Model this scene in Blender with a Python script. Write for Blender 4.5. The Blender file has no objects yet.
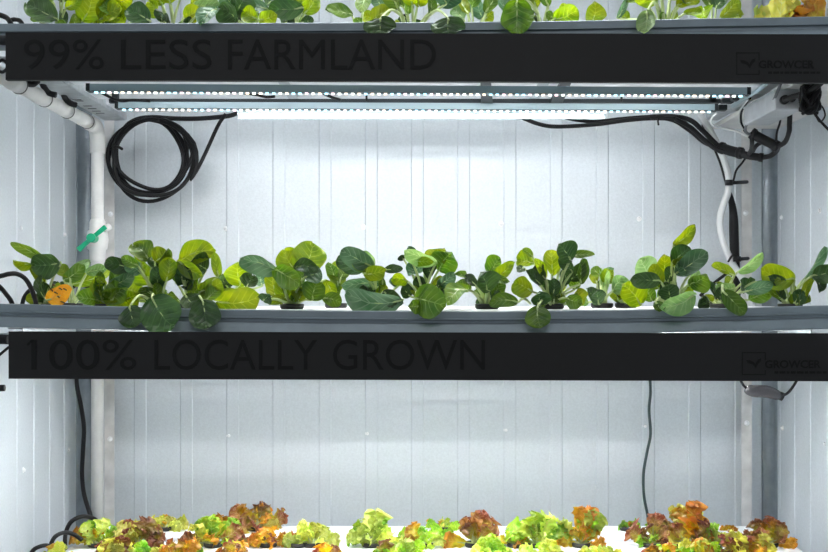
import bpy, bmesh, math, random
from mathutils import Vector, Matrix
R = random.Random(7)
scn = bpy.context.scene
C = scn.collection
F, CX, CY = 1178.0, 414.0, 295.0
ZOFF = 1.35                              # eye height above the container floor

def P(px, py, d):                        # photo pixel + distance -> world
    return Vector(((px-CX)/F*d, d, (CY-py)/F*d + ZOFF))
def zz(z): return z + ZOFF

# ------------------------------------------------------------------ materials
MATS = {}
def mat(name, col, rough=.5, metal=0., spec=.5, noise=0., nscale=40, bump=0., bscale=200, trans=0., emit=None, es=0.):
    if name in MATS: return MATS[name]
    m = bpy.data.materials.new(name); m.use_nodes = True
    nt = m.node_tree; N = nt.nodes; L = nt.links
    b = N['Principled BSDF']
    b.inputs['Base Color'].default_value = (*col, 1); b.inputs['Roughness'].default_value = rough
    b.inputs['Metallic'].default_value = metal; b.inputs['Specular IOR Level'].default_value = spec
    if emit:
        b.inputs['Emission Color'].default_value = (*emit, 1); b.inputs['Emission Strength'].default_value = es
    tc = N.new('ShaderNodeTexCoord')
    if noise:
        nz = N.new('ShaderNodeTexNoise'); nz.inputs['Scale'].default_value = nscale; nz.inputs['Detail'].default_value = 4
        L.new(tc.outputs['Object'], nz.inputs['Vector'])
        cr = N.new('ShaderNodeMapRange'); cr.inputs['From Min'].default_value = .3; cr.inputs['From Max'].default_value = .7
        cr.inputs['To Min'].default_value = 1-noise; cr.inputs['To Max'].default_value = 1+noise*.5
        L.new(nz.outputs['Fac'], cr.inputs['Value'])
        mx = N.new('ShaderNodeMix'); mx.data_type = 'RGBA'; mx.blend_type = 'MULTIPLY'; mx.inputs['Factor'].default_value = 1
        mx.inputs['A'].default_value = (*col, 1); L.new(cr.outputs['Result'], mx.inputs['B'])
        L.new(mx.outputs['Result'], b.inputs['Base Color'])
    if bump:
        nz2 = N.new('ShaderNodeTexNoise'); nz2.inputs['Scale'].default_value = bscale; nz2.inputs['Detail'].default_value = 3
        L.new(tc.outputs['Object'], nz2.inputs['Vector'])
        bp = N.new('ShaderNodeBump'); bp.inputs['Strength'].default_value = bump; bp.inputs['Distance'].default_value = .002
        L.new(nz2.outputs['Fac'], bp.inputs['Height']); L.new(bp.outputs['Normal'], b.inputs['Normal'])
    MATS[name] = m
    return m

def leafmat(name, c1, c2, vein, edge=None, rough=.32, trans=.38, vstr=.62, nscale=35):
    """blade: two-tone mottling, pale midrib and side veins from the blade's own UV, light passing through."""
    m = bpy.data.materials.new(name); m.use_nodes = True
    nt = m.node_tree; N = nt.nodes; L = nt.links
    b = N['Principled BSDF']; out = N['Material Output']
    uv = N.new('ShaderNodeUVMap'); uv.uv_map = 'UVMap'
    sep = N.new('ShaderNodeSeparateXYZ'); L.new(uv.outputs['UV'], sep.inputs[0])
    def M(op, a, b_=None, c=None, clamp=False):
        n = N.new('ShaderNodeMath'); n.operation = op; n.use_clamp = clamp
        for i, v in enumerate((a, b_, c)):
            if v is None: continue
            if isinstance(v, (int, float)): n.inputs[i].default_value = v
            else: L.new(v, n.inputs[i])
        return n.outputs[0]
    u = M('ABSOLUTE', M('SUBTRACT', M('MULTIPLY', sep.outputs[0], 2), 1))
    v = sep.outputs[1]
    mid = M('SUBTRACT', 1, M('DIVIDE', u, M('ADD', M('MULTIPLY', M('SUBTRACT', 1, v), .07), .02)), clamp=True)
    w = M('SINE', M('MULTIPLY', M('SUBTRACT', v, M('MULTIPLY', u, .30)), 38))
    side = M('MULTIPLY', M('SUBTRACT', w, .72, clamp=True), 3.4, clamp=True)
    side = M('MULTIPLY', side, M('SUBTRACT', 1, u), clamp=True)
    ve = M('MULTIPLY', M('MAXIMUM', mid, M('MULTIPLY', side, .8)), vstr, clamp=True)
    tc = N.new('ShaderNodeTexCoord')
    nz = N.new('ShaderNodeTexNoise'); nz.inputs['Scale'].default_value = nscale; nz.inputs['Detail'].default_value = 5
    L.new(tc.outputs['Object'], nz.inputs['Vector'])
    mr = N.new('ShaderNodeMapRange'); mr.inputs['From Min'].default_value = .35; mr.inputs['From Max'].default_value = .65
    L.new(nz.outputs['Fac'], mr.inputs['Value'])
    def mix(fac, A, B):
        n = N.new('ShaderNodeMix'); n.data_type = 'RGBA'
        if isinstance(fac, float): n.inputs['Factor'].default_value = fac
        else: L.new(fac, n.inputs['Factor'])
        for k, x in (('A', A), ('B', B)):
            if isinstance(x, tuple): n.inputs[k].default_value = (*x, 1)
            else: L.new(x, n.inputs[k])
        return n.outputs['Result']
    base = mix(mr.outputs['Result'], c1, c2)
    if edge is not None:
        ef = M('MULTIPLY', M('ADD', M('POWER', v, 1.6), M('MULTIPLY', M('SUBTRACT', nz.outputs['Fac'], .5), 2.0)), 1.1, clamp=True)
        base = mix(ef, base, edge)
    base = mix(ve, base, vein)
    oi = N.new('ShaderNodeObjectInfo')
    hv = N.new('ShaderNodeHueSaturation')
    L.new(M('ADD', M('MULTIPLY', oi.outputs['Random'], .75), .68), hv.inputs['Value'])
    L.new(M('ADD', M('MULTIPLY', M('FRACT', M('MULTIPLY', oi.outputs['Random'], 7.3)), -.022), .506), hv.inputs['Hue'])
    L.new(base, hv.inputs['Color']); base = hv.outputs['Color']
    L.new(base, b.inputs['Base Color'])
    b.inputs['Roughness'].default_value = rough; b.inputs['Specular IOR Level'].default_value = .6
    bp = N.new('ShaderNodeBump'); bp.inputs['Strength'].default_value = .8; bp.inputs['Distance'].default_value = .004
    hh = M('ADD', M('MULTIPLY', nz.outputs['Fac'], .8), M('MULTIPLY', side, -.5))
    L.new(hh, bp.inputs['Height']); L.new(bp.outputs['Normal'], b.inputs['Normal'])
    tr = N.new('ShaderNodeBsdfTranslucent')
    hs = N.new('ShaderNodeHueSaturation'); hs.inputs['Saturation'].default_value = 1.15; hs.inputs['Value'].default_value = 1.9
    hs.inputs['Hue'].default_value = .487 if edge is None else .5
    L.new(base, hs.inputs['Color']); L.new(hs.outputs['Color'], tr.inputs['Color'])
    ms = N.new('ShaderNodeMixShader'); ms.inputs[0].default_value = trans
    L.new(b.outputs[0], ms.inputs[1]); L.new(tr.outputs[0], ms.inputs[2]); L.new(ms.outputs[0], out.inputs['Surface'])
    return m

PALE = (.55, .66, .30)
LEAF = {  # lime and blue-green bok choy tones include backlit glow and top-lit sheen
 'D': leafmat('dark_green_leaf', (.018, .055, .014), (.045, .110, .024), (.16, .30, .12), trans=.13, vstr=.42),
 'M': leafmat('green_leaf', (.045, .125, .016), (.110, .205, .022), (.32, .44, .16), trans=.30),
 'L': leafmat('lime_leaf', (.105, .205, .010), (.215, .300, .012), (.42, .50, .12), trans=.42),
 'B': leafmat('blue_green_leaf', (.050, .135, .058), (.125, .235, .125), (.36, .48, .32), rough=.30, trans=.18),
 'P': leafmat('pale_green_leaf', (.14, .28, .085), (.25, .40, .16), (.48, .60, .34), trans=.3),
 'Y': leafmat('yellowed_leaf', (.70, .34, .02), (.80, .44, .03), (.85, .55, .10), trans=.3, vstr=.2),
 'lg': leafmat('green_lettuce_leaf', (.14, .36, .04), (.40, .55, .07), (.62, .72, .30), trans=.45),
 'll': leafmat('lime_lettuce_leaf', (.40, .53, .10), (.58, .64, .18), (.72, .76, .42), trans=.42),
 'lr': leafmat('red_lettuce_leaf', (.42, .40, .06), (.32, .15, .06), (.55, .38, .24), edge=(.22, .080, .040), trans=.40),
 'lo': leafmat('orange_lettuce_leaf', (.55, .50, .05), (.50, .26, .03), (.66, .48, .15), edge=(.42, .19, .03), trans=.46),
 'ly': leafmat('yellow_lettuce_leaf', (.46, .50, .09), (.56, .55, .13), (.70, .68, .34), trans=.42),
}
stalk_m = mat('pale_leaf_stalk', PALE, .4, noise=.25, nscale=60)
lstalk_m = mat('lettuce_rib', (.62, .68, .34), .45, noise=.2)
galv = mat('galvanized_wall_sheet', (.618, .668, .702), .42, .25, noise=.07, nscale=220, bump=.15, bscale=350)
galv_post = mat('galvanized_post', (.68, .67, .655), .5, .2, noise=.2, nscale=30, bump=.1)
trim_m = mat('corner_trim_metal', (.26, .30, .33), .35, .6, noise=.15)  # trim darker than the sheets: dark corner reflection put into its colour
beam_m = mat('rack_beam_steel', (.215, .26, .29), .38, .35, noise=.1, nscale=25, bump=.05)
rail_m = mat('rail_galvanized', (.50, .54, .56), .35, .5, noise=.2, nscale=50)
panel_m = mat('matt_black_panel', (.0105, .0105, .011), .6, spec=.25)
letter_m = mat('gloss_black_vinyl', (.0068, .0068, .0072), .7, spec=.17)
white_p = mat('white_plastic_channel', (.82, .84, .86), .35, noise=.03)
pvc = mat('white_pvc_pipe', (.80, .79, .77), .3, noise=.07, nscale=30)
pvc_ring = mat('grey_pipe_seam', (.12, .12, .115), .6)
green_p = mat('green_plastic_handle', (.0, .36, .17), .35)
black_r = mat('black_rubber_cable', (.007, .007, .008), .5, spec=.25)
black_p = mat('black_plastic_pot', (.014, .015, .014), .5, bump=.2)
grey_c = mat('grey_conduit', (.60, .62, .62), .4)
wire_w = mat('white_wire', (.62, .64, .64), .4)
dgreen_c = mat('dark_green_wire', (.03, .055, .055), .4)
alu = mat('anodised_led_housing', (.33, .43, .47), .4, .3)
dark_rail = mat('dark_support_rail', (.010, .016, .019), .5, .2)
box_m = mat('grey_metal_box', (.50, .52, .54), .4, .4, noise=.12)
board_m = mat('white_mounting_board', (.66, .65, .63), .5, noise=.12, nscale=20)
screw_m = mat('zinc_screw', (.88, .89, .90), .3, .15)
floor_m = mat('floor_plate', (.30, .31, .32), .5, noise=.3, nscale=6)
ceil_m = mat('white_ceiling_sheet', (.75, .77, .79), .5, noise=.05)
led_m = [mat('cool_led', (1, 1, 1), emit=(.84, .93, 1.0), es=1), mat('warm_led', (1, 1, 1), emit=(1.0, .90, .80), es=1),
         mat('pink_led', (1, 1, 1), emit=(1.0, .82, .90), es=1), mat('neutral_led', (1, 1, 1), emit=(1, .98, .95), es=1)]
strip_m = mat('dark_circuit_strip', (.035, .06, .07), .6)
LED_S = 720.0
for m in led_m: m.node_tree.nodes['Principled BSDF'].inputs['Emission Strength'].default_value = LED_S
side_glow = mat('led_rear_glow', (1, 1, 1), emit=(.97, .98, 1.0), es=225)  # glow added on the diodes' rear faces to light the back wall
led_body = [mat('cool_led_body', (.5, .6, .7), emit=(.45, .85, 1.0), es=2.3), mat('warm_led_body', (.7, .6, .5), emit=(1.0, .84, .66), es=2.3), mat('pink_led_body', (.7, .6, .6), emit=(1.0, .72, .80), es=2.3), mat('neutral_led_body', (.7, .7, .7), emit=(.95, 1.0, .92), es=2.3)]
diff_m = mat('led_diffuser', (1, 1, 1), emit=(.94, 1.0, .97), es=2.2)
diff2_m = mat('led_diffuser_hidden_tier', (1, 1, 1), emit=(.97, .98, 1.0), es=88.0)
diff3_m = mat('led_diffuser_top_tier', (1, 1, 1), emit=(.98, .98, 1.0), es=68.0)
tag_o = mat('dark_leaf_spot', (.10, .05, .01), .6)
brown_m = mat('brown_soil_plug', (.03, .018, .01), .9, noise=.4)

# ------------------------------------------------------------------ object helpers
def link(name, verts, faces, m, parent=None, origin=None, smooth=False, uvs=None):
    o0 = Vector(origin) if origin is not None else Vector((0, 0, 0))
    me = bpy.data.meshes.new(name)
    me.from_pydata([tuple(Vector(v)-o0) for v in verts], [], faces); me.validate()
    ml = m if isinstance(m, list) else [m]
    for x in ml: me.materials.append(x)
    if uvs is not None:
        ul = me.uv_layers.new(name='UVMap')
        for l in me.loops: ul.data[l.index].uv = uvs[l.vertex_index]
    if smooth:
        for p in me.polygons: p.use_smooth = True
    o = bpy.data.objects.new(name, me); C.objects.link(o)
    if parent is not None: o.parent = parent
    else: o.location = o0
    return o
def tag(o, label, cat, group=None):
    o['label'] = label; o['category'] = cat
    if group: o['group'] = group
    return o
def thing(name, label, cat, loc, group=None):
    o = bpy.data.objects.new(name, None); C.objects.link(o); o.location = loc; o.empty_display_size = .02
    return tag(o, label, cat, group)
def struct(o): o['kind'] = 'structure'; return o
class MB:
    def __init__(s): s.v = []; s.f = []
    def box(s, a, b):
        x0, x1 = sorted((a[0], b[0])); y0, y1 = sorted((a[1], b[1])); z0, z1 = sorted((a[2], b[2])); n = len(s.v)
        s.v += [(x0,y0,z0),(x1,y0,z0),(x1,y1,z0),(x0,y1,z0),(x0,y0,z1),(x1,y0,z1),(x1,y1,z1),(x0,y1,z1)]
        s.f += [tuple(n+i for i in q) for q in ((0,3,2,1),(4,5,6,7),(0,1,5,4),(1,2,6,5),(2,3,7,6),(3,0,4,7))]
        return s
    def add(s, v, f): n = len(s.v); s.v += [tuple(x) for x in v]; s.f += [tuple(n+i for i in q) for q in f]; return s
    def tube(s, pts, r, seg=8, smoothn=0, caps=True):
        pts = [Vector(p) for p in pts]
        if smoothn: pts = catmull(pts, smoothn)
        n0 = len(s.v); n = len(pts); t0 = (pts[1]-pts[0]).normalized()
        nrm = t0.orthogonal().normalized()
        for i, p in enumerate(pts):
            t = (pts[min(i+1, n-1)]-pts[max(i-1, 0)]).normalized()
            nrm = (nrm - t*nrm.dot(t)).normalized(); bi = t.cross(nrm)
            rr = r[min(i, len(r)-1)] if isinstance(r, list) else (r(i/(n-1)) if callable(r) else r)
            for k in range(seg):
                a = 2*math.pi*k/seg; s.v.append(tuple(p+nrm*math.cos(a)*rr+bi*math.sin(a)*rr))
        for i in range(n-1):
            for k in range(seg):
                a = n0+i*seg+k; b = n0+i*seg+(k+1) % seg
                s.f.append((a, b, b+seg, a+seg))
        if caps:
            s.f.append(tuple(n0+k for k in range(seg))[::-1]); s.f.append(tuple(n0+(n-1)*seg+k for k in range(seg)))
        return s
    def build(s, name, m, parent=None, origin=None, smooth=False):
        return link(name, s.v, s.f, m, parent, origin, smooth)
def catmull(pts, k):
    out = []; n = len(pts)
    for i in range(n-1):
        p0 = pts[max(i-1, 0)]; p1 = pts[i]; p2 = pts[i+1]; p3 = pts[min(i+2, n-1)]
        for j in range(k):
            t = j/k
            out.append(.5*((2*p1)+(p2-p0)*t+(2*p0-5*p1+4*p2-p3)*t*t+(3*p1-p0-3*p2+p3)*t**3))
    out.append(pts[-1]); return out
def cable(name, pxs, r, m, label, cat='cable', group=None, d=None, parent=None, k=6):
    pts = [P(p[0], p[1], p[2] if len(p) > 2 else d) for p in pxs]
    c = pts[0]
    o = MB().tube(pts, r, 8, k).build(name, m, parent, c, True)
    if parent is not None: o.location = c - parent.location
    if label: tag(o, label, cat, group)
    return o
def bevel(o, w, seg=2):
    md = o.modifiers.new('bevel', 'BEVEL'); md.width = w; md.segments = seg; md.limit_method = 'ANGLE'
    return o

# ------------------------------------------------------------------ the room
XL, XR, YB = -.80, .862, 2.82
ZT, ZB = 2.45, 0.0
def ribbed(name, p0, p1, nrm, ribs, m, z0=ZB, z1=ZT):
    """sheet wall from p0 to p1 with trapezoid ribs at the given distances along it (raised towards nrm)"""
    p0 = Vector(p0); p1 = Vector(p1); n = Vector(nrm); a = (p1-p0); Lg = a.length; a.normalize()
    prof = [(0, 0)]
    for c in sorted(ribs):
        if c-.016 < prof[-1][0] or c+.016 > Lg: continue
        prof += [(c-.0155, 0), (c-.0130, .0017), (c+.0130, .0017), (c+.0155, 0)]
    prof.append((Lg, 0))
    V = []; Fc = []
    for s, h in prof:
        q = p0+a*s+n*h; V += [(q.x, q.y, z0), (q.x, q.y, z1)]
    k = len(prof)
    for i in range(k-1): Fc.append((2*i, 2*i+2, 2*i+3, 2*i+1))
    b = len(V)
    for s in (0, Lg):
        q = p0+a*s-n*.03; V += [(q.x, q.y, z0), (q.x, q.y, z1)]
    Fc += [(b+2, b, b+1, b+3), (0, 1, b+1, b), (2*k-2, b+2, b+3, 2*k-1),
           tuple([2*i+1 for i in range(k)] + [b+3, b+1]), tuple([2*i for i in range(k)][::-1] + [b, b+2])]
    return struct(link(name, V, Fc, m))
back = ribbed('wall_back', (XL, YB, 0), (XR, YB, 0), (0, -1, 0), [(140.3+46.2*k-CX)/F*YB-XL for k in range(-1, 15)], galv)
wl = ribbed('wall_left', (XL, .9, 0), (XL, YB, 0), (1, 0, 0), [.10+.1065*k for k in range(0, 18)], galv)
wr = ribbed('wall_right', (XR, YB, 0), (XR, .9, 0), (-1, 0, 0), [.035+.1065*k for k in range(0, 18)], galv)
struct(MB().box((XL-.03, -.6, -.05), (XR+.03, YB+.03, 0)).build('floor', floor_m))
struct(MB().box((XL-.03, -.6, ZT), (XR+.03, YB+.03, ZT+.04)).build('ceiling', ceil_m))
# rolled corner trims
for nm, x, sx in (('trim_1', XL, 1), ('trim_2', XR, -1)):
    V = []; Fc = []
    prof = [(0, -.034), (.004, -.032), (.005, -.022), (.012, -.010), (.026, -.005), (.030, -.004), (.030, 0)]
    for a, b in prof: V += [(x+sx*a, YB+b, 0), (x+sx*a, YB+b, ZT)]
    for i in range(len(prof)-1): Fc.append((2*i, 2*i+2, 2*i+3, 2*i+1))
    struct(link(nm, V, Fc, trim_m, smooth=True))

def screw(parent, pos, nrm):
    n = Vector(nrm); u = n.orthogonal().normalized(); w = n.cross(u)
    V = []; Fc = []; prof = [(.0062, 0), (.0062, .001), (.0038, .0012), (.0038, .0036), (.0026, .0046)]
    for r, h in prof:
        for k in range(6 if r < .005 else 12):
            pass
    S = 12
    for r, h in prof:
        for k in range(S):
            a = 2*math.pi*k/S; V.append(Vector(pos)+u*r*math.cos(a)+w*r*math.sin(a)+n*h)
    for i in range(len(prof)-1):
        for k in range(S): Fc.append((i*S+k, i*S+(k+1) % S, (i+1)*S+(k+1) % S, (i+1)*S+k))
    Fc.append(tuple((len(prof)-1)*S+k for k in range(S)))
    return link('screw_head', V, Fc, screw_m, parent)
for x, y in ((225.8, 228.7), (364, 227), (501.4, 224), (639, 219), (229, 435.7), (367.5, 433.5), (506, 430), (645, 426)):
    p = P(x, y, YB); screw(back, (p.x, YB-.0003, p.z), (0, -1, 0))
def wall_pt(px, py, X):
    s = abs(px-CX)/abs(X); return (X, F/s, (CY-py)/s+ZOFF)
for x, y in ((67.5, 450), (23, 470), (20, 228), (64, 234.6)):
    q = wall_pt(x, y, XL); screw(wl, (XL+.0003, q[1], q[2]), (1, 0, 0))
for x, y in ((820.5, 210.5), (826, 444), (783, 428), (779, 218)):
    q = wall_pt(x, y, XR); screw(wr, (XR-.0003, min(q[1], 2.76), q[2]), (-1, 0, 0))

# ------------------------------------------------------------------ rack
TIER = {'top': .4475, 'mid': -.0250, 'low': -.5200}      # channel top height relative to the eye
rack = thing('shelf_rack', 'grey galvanized steel shelf rack holding three tiers of white growing channels', 'rack', (0, 2.4, 0))
def R0(o): o.location = -rack.location if o.parent is rack else o.location; return o
def post(x0, x1, y0, y1, open_y):
    t = .0022; m = MB()
    m.box((x0, y0, 0), (x1, y0+t, 2.3))
    if open_y > 0: m.box((x0, y0+t, 0), (x0+t, y1, 2.3))
    else: m.box((x1-t, y0+t, 0), (x1, y1, 2.3))
    return R0(m.build('post', galv_post, rack))
pl = post((104.3-CX)/F*2.775, (114.2-CX)/F*2.775, 2.775, 2.805, 1)
pr = post((741.5-CX)/F*2.775, (751.8-CX)/F*2.775, 2.775, 2.805, -1)
post(-.745, -.722, 2.0, 2.03, 1); post(.775, .80, 2.0, 2.03, -1)
for x, y in ((110, 439), (110.5, 214)):
    p = P(x, y, 2.775); o = screw(rack, (p.x, 2.7748, p.z), (0, -1, 0)); R0(o)
for x, y in ((746.6, 423), (738.5+7, 213)):
    p = P(x, y, 2.775); o = screw(rack, (p.x, 2.7748, p.z), (0, -1, 0)); R0(o)

def interp(tab, x):
    if x <= tab[0][0]: return tab[0][1]
    for (a, b), (c, d) in zip(tab, tab[1:]):
        if x <= c: t = (x-a)/(c-a); t = t*t*(3-2*t)*.5+t*.5; return b+(d-b)*t
    return tab[-1][1]
BEAM_D = 1.975
def front_beam(tab):
    """rolled front beam: lip, face, ledge, groove, sloping lower band; its line sags as the table says (pixel rows of the rim)"""
    prof = [(.030, 0), (.0, 0), (-.001, -.0012), (0, -.0118), (-.0035, -.0125), (-.0035, -.0140), (.003, -.0155), (.003, -.0195),
            (-.002, -.0215), (-.0110, -.0360), (-.0115, -.0385), (.0, -.0395), (.030, -.0395), (.030, -.037), (.006, -.037), (.006, -.003), (.030, -.002)]
    X0, X1 = -.728, .80; n = 60; V = []; Fc = []; k = len(prof)
    for i in range(n+1):
        x = X0+(X1-X0)*i/n; px = CX+x*F/BEAM_D
        z = (CY-interp(tab, px))/F*BEAM_D
        for dy, dz in prof: V.append((x, BEAM_D+dy, zz(z+dz)))
    for i in range(n):
        for j in range(k): Fc.append((i*k+j, i*k+(j+1) % k, (i+1)*k+(j+1) % k, (i+1)*k+j))
    Fc += [tuple(range(k))[::-1], tuple(n*k+j for j in range(k))]
    return R0(link('front_beam', V, Fc, beam_m, rack))
midtab = [(-20, 303.2), (0, 303.8), (100, 306.2), (220, 309.4), (330, 310.8), (490, 311.6), (610, 310.2), (720, 308.3), (850, 305.2)]
toptab = [(-20, 23.6), (240, 23.0), (400, 22.4), (530, 21.4), (650, 19.6), (720, 18.2), (850, 16.2)]
front_beam(midtab); front_beam(toptab)
front_beam([(-20, CY+.5200/BEAM_D*F+3), (850, CY+.5200/BEAM_D*F+3)])
for t, z in TIER.items():
    for x0, x1 in ((-.718, -.668), (.678, .705)):
        zb = z-.0425
        m = MB().box((x0, 2.01, zz(zb)), (x1, 2.735, zz(zb+.002)))
        xi = x1 if x0 < 0 else x0
        m.box((xi-.001, 2.01, zz(zb+.002)), (xi+.001, 2.735, zz(zb+.036)))
        o = m.build('side_rail', rail_m, rack); R0(o)
        if t == 'top' and x0 < 0:        # slots punched in the rail near its back end
            s = MB()
            for yy in (2.44, 2.455, 2.52, 2.555, 2.59, 2.62): s.box((-.708, yy, zz(zb-.0006)), (-.690, yy+.006, zz(zb)))
            o = s.build('rail_slot', dark_rail, rack); R0(o)
    for x in (-.25, .25): R0(MB().box((x-.01, 2.01, zz(z-.0405)), (x+.01, 2.735, zz(z-.0385))).build('cross_bar', rail_m, rack))

# growing channels
CH = [(2.04, 2.15), (2.21, 2.32), (2.38, 2.49), (2.55, 2.66)]
ROWW = ['front', 'second', 'third', 'back']
def channel(y0, y1, z, label, group):
    x0, x1 = -.715, .795; ro = .028; h = .034; br = .009
    def ring(inset, zc):
        pts = []
        for cx, cy, a0 in ((x1-ro, y0+ro, -90), (x1-ro, y1-ro, 0), (x0+ro, y1-ro, 90), (x0+ro, y0+ro, 180)):
            for k in range(7):
                a = math.radians(a0+15*k); rr = ro-inset
                pts.append((cx+rr*math.cos(a), cy+rr*math.sin(a), zc))
        return pts
    rings = [ring(.004, z-h), ring(0, z-h+.004), ring(0, z-br)]
    for k in range(1, 5):
        a = math.radians(22.5*k); rings.append(ring(br*(1-math.cos(a)), z-br+br*math.sin(a)))
    V = []; Fc = []; S = 28
    for r in rings: V += [(a, b, zz(c)) for a, b, c in r]
    for i in range(len(rings)-1):
        for k in range(S): Fc.append((i*S+k, i*S+(k+1) % S, (i+1)*S+(k+1) % S, (i+1)*S+k))
    Fc += [tuple(range(S))[::-1], tuple((len(rings)-1)*S+k for k in range(S))]
    o = link('growing_channel', V, Fc, white_p, origin=(0, (y0+y1)/2, zz(z-h)), smooth=False)
    for p in o.data.polygons: p.use_smooth = len(p.vertices) == 4
    return tag(o, label, 'growing channel', group)
lab = {'top': 'white growing channel above the upper black panel, {} of its four rows',
       'mid': 'white growing channel of bok choy behind the lower black panel, {} of its four rows',
       'low': 'white lettuce growing channel on the lowest tier, {} of its four rows'}
for t in TIER:
    for i, (a, b) in enumerate(CH):
        channel(a, b, TIER[t], lab[t].format(ROWW[i]), {'top': 'channels of the upper tier', 'mid': 'channels of the middle tier', 'low': 'channels of the lowest tier'}[t])

# ------------------------------------------------------------------ black panels with writing
PD = 1.935
def text_mesh(body, x0, x1, y0, y1, d, stroke=0.):
    cu = bpy.data.curves.new('t', 'FONT'); cu.body = body; cu.extrude = .02; cu.offset = stroke
    cu.resolution_u = 4
    ob = bpy.data.objects.new('t', cu); C.objects.link(ob)
    dg = bpy.context.evaluated_depsgraph_get(); dg.update()
    me = bpy.data.meshes.new_from_object(ob.evaluated_get(dg))
    vs = [v.co.copy() for v in me.vertices]; fs = [tuple(p.vertices) for p in me.polygons]
    bpy.data.objects.remove(ob); bpy.data.curves.remove(cu); bpy.data.meshes.remove(me)
    ax = min(v.x for v in vs); bx = max(v.x for v in vs); ay = min(v.y for v in vs); by = max(v.y for v in vs)
    A = P(x0, y1, d); B = P(x1, y0, d)
    return [(A.x+(v.x-ax)/(bx-ax)*(B.x-A.x), d-.0002-(v.z+.02)*.02, A.z+(v.y-ay)/(by-ay)*(B.z-A.z)) for v in vs], fs
def panel(y0l, y0r, y1l, y1r, xl, msg, mx, logo, label):
    a = P(xl, y0l, PD); b = P(xl, y1l, PD); c = P(846, y0r, PD); d = P(846, y1r, PD)
    rt = thing('sign_panel', label, 'sign panel', ((a.x+c.x)/2, PD, b.z), 'black sign panels')
    O = rt.location
    V = []
    for q in (a, c, d, b): V.append(q)
    for q in (a, c, d, b): V.append(q+Vector((0, .003, 0)))
    Fc = [(0, 3, 2, 1), (4, 5, 6, 7), (0, 1, 5, 4), (1, 2, 6, 5), (2, 3, 7, 6), (3, 0, 4, 7)]
    m = MB().add(V, Fc)
    m.add([q+Vector((0, .003, 0)) for q in (b, d)] + [q+Vector((0, .012, 0)) for q in (d, b)] +
          [q+Vector((0, .003, .0012)) for q in (b, d)] + [q+Vector((0, .012, .0012)) for q in (d, b)],
          [(0, 3, 2, 1), (4, 5, 6, 7), (0, 1, 5, 4), (2, 3, 7, 6), (1, 2, 6, 5), (3, 0, 4, 7)])
    board = link('board', m.v, m.f, panel_m, rt, O)
    v, f = [], []
    for wd, (wa, wb) in zip(msg.split(' '), mx[0]):
        v1, f1 = text_mesh(wd, wa, wb, mx[1], mx[2], PD); k0 = len(v)
        v += v1; f += [tuple(k0+i for i in q) for q in f1]
    par = list(range(len(v)))                       # one part per letter, by connected pieces whose spans meet
    def find(i):
        while par[i] != i: par[i] = par[par[i]]; i = par[i]
        return i
    for q in f:
        for k in q[1:]: par[find(k)] = find(q[0])
    isl = {}
    for q in f: isl.setdefault(find(q[0]), []).append(q)
    sp = sorted([min(v[k][0] for q in qs for k in q), max(v[k][0] for q in qs for k in q), qs] for qs in isl.values())
    runs = []
    for a0, a1, qs in sp:
        if runs and a0 < runs[-1][1]: runs[-1][1] = max(a1, runs[-1][1]); runs[-1][2] += qs
        else: runs.append([a0, a1, list(qs)])
    for a0, a1, qs in runs:
        ids = sorted({k for q in qs for k in q}); mp = {k: i for i, k in enumerate(ids)}
        lv = [v[k] for k in ids]; lf = [tuple(mp[k] for k in q) for q in qs]
        if msg[0] == '1' and a0 == runs[0][0]:       # the flag of the figure one
            fp = [P(x, y, PD) for x, y in ((26.8, 344.2), (31.6, 339.5), (33.2, 339.5), (33.2, 342.4), (31.4, 343.0), (28.0, 346.2))]
            y0 = min(q[1] for q in v); n0 = len(lv)
            lv += [(q.x, y0, q.z) for q in fp]+[(q.x, PD-.0002, q.z) for q in fp]
            lf += [tuple(n0+i for i in range(6)), tuple(n0+6+i for i in range(6))[::-1]]+[(n0+i, n0+(i+1) % 6, n0+6+(i+1) % 6, n0+6+i) for i in range(6)]
        link('letter', lv, lf, letter_m, rt, O)
    # emblem: square frame with a two-leaved sprout
    lx0, lx1, ly0, ly1 = logo; lg = MB()
    def pbox(x0, y0, x1, y1):
        A = P(x0, y1, PD); B = P(x1, y0, PD); lg.box((A.x, PD-.0006, A.z), (B.x, PD-.0002, B.z))
    pbox(lx0, ly0, lx1, ly0+1.1); pbox(lx0, ly1-1.1, lx1, ly1); pbox(lx0, ly0, lx0+1.1, ly1)
    pbox(lx1-1.1, ly0, lx1, ly0+8); pbox(lx1-1.1, ly1-5, lx1, ly1)
    cx, cy = (lx0+lx1)/2, (ly0+ly1)/2
    def poly(pts):
        f_ = [P(x, y, PD) for x, y in pts]; n = len(pts)
        lg.add([(q.x, PD-.0006, q.z) for q in f_]+[(q.x, PD-.0002, q.z) for q in f_],
               [tuple(range(n)), tuple(range(n, 2*n))[::-1]]+[(i, (i+1) % n, n+(i+1) % n, n+i) for i in range(n)])
    poly([(cx+2, cy+5), (cx-1, cy+1), (cx-6, cy-.5), (cx-8, cy-3.5), (cx-4, cy-3.5), (cx, cy-1.5), (cx+2.2, cy+1.5)])
    poly([(cx+2, cy+5), (cx+1.6, cy), (cx+4, cy-4), (cx+7.5, cy-5.5), (cx+7.2, cy-2.5), (cx+4.2, cy+.5)])
    v, f = text_mesh('GROWCER', lx1-1, lx1+55, ly0+8, ly0+16.2, PD, .03); lg.add(v, f)
    x = lx1+8.5
    for w in (4, 6, 3, 5, 7, 3.5, 6, 5, 4):
        pbox(x, ly0+19.2, x+w, ly0+21.6); x += w+1.1
    link('emblem', lg.v, lg.f, letter_m, rt, O)
    return rt
panel(32.3, 34.2, 79.8, 82.9, 5.5, '99% LESS FARMLAND', (((24, 104), (121, 212), (228, 436)), 39.5, 69.5), (736, 759.5, 52.4, 75), 'upper matt black panel with faint lettering 99% LESS FARMLAND')
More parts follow.
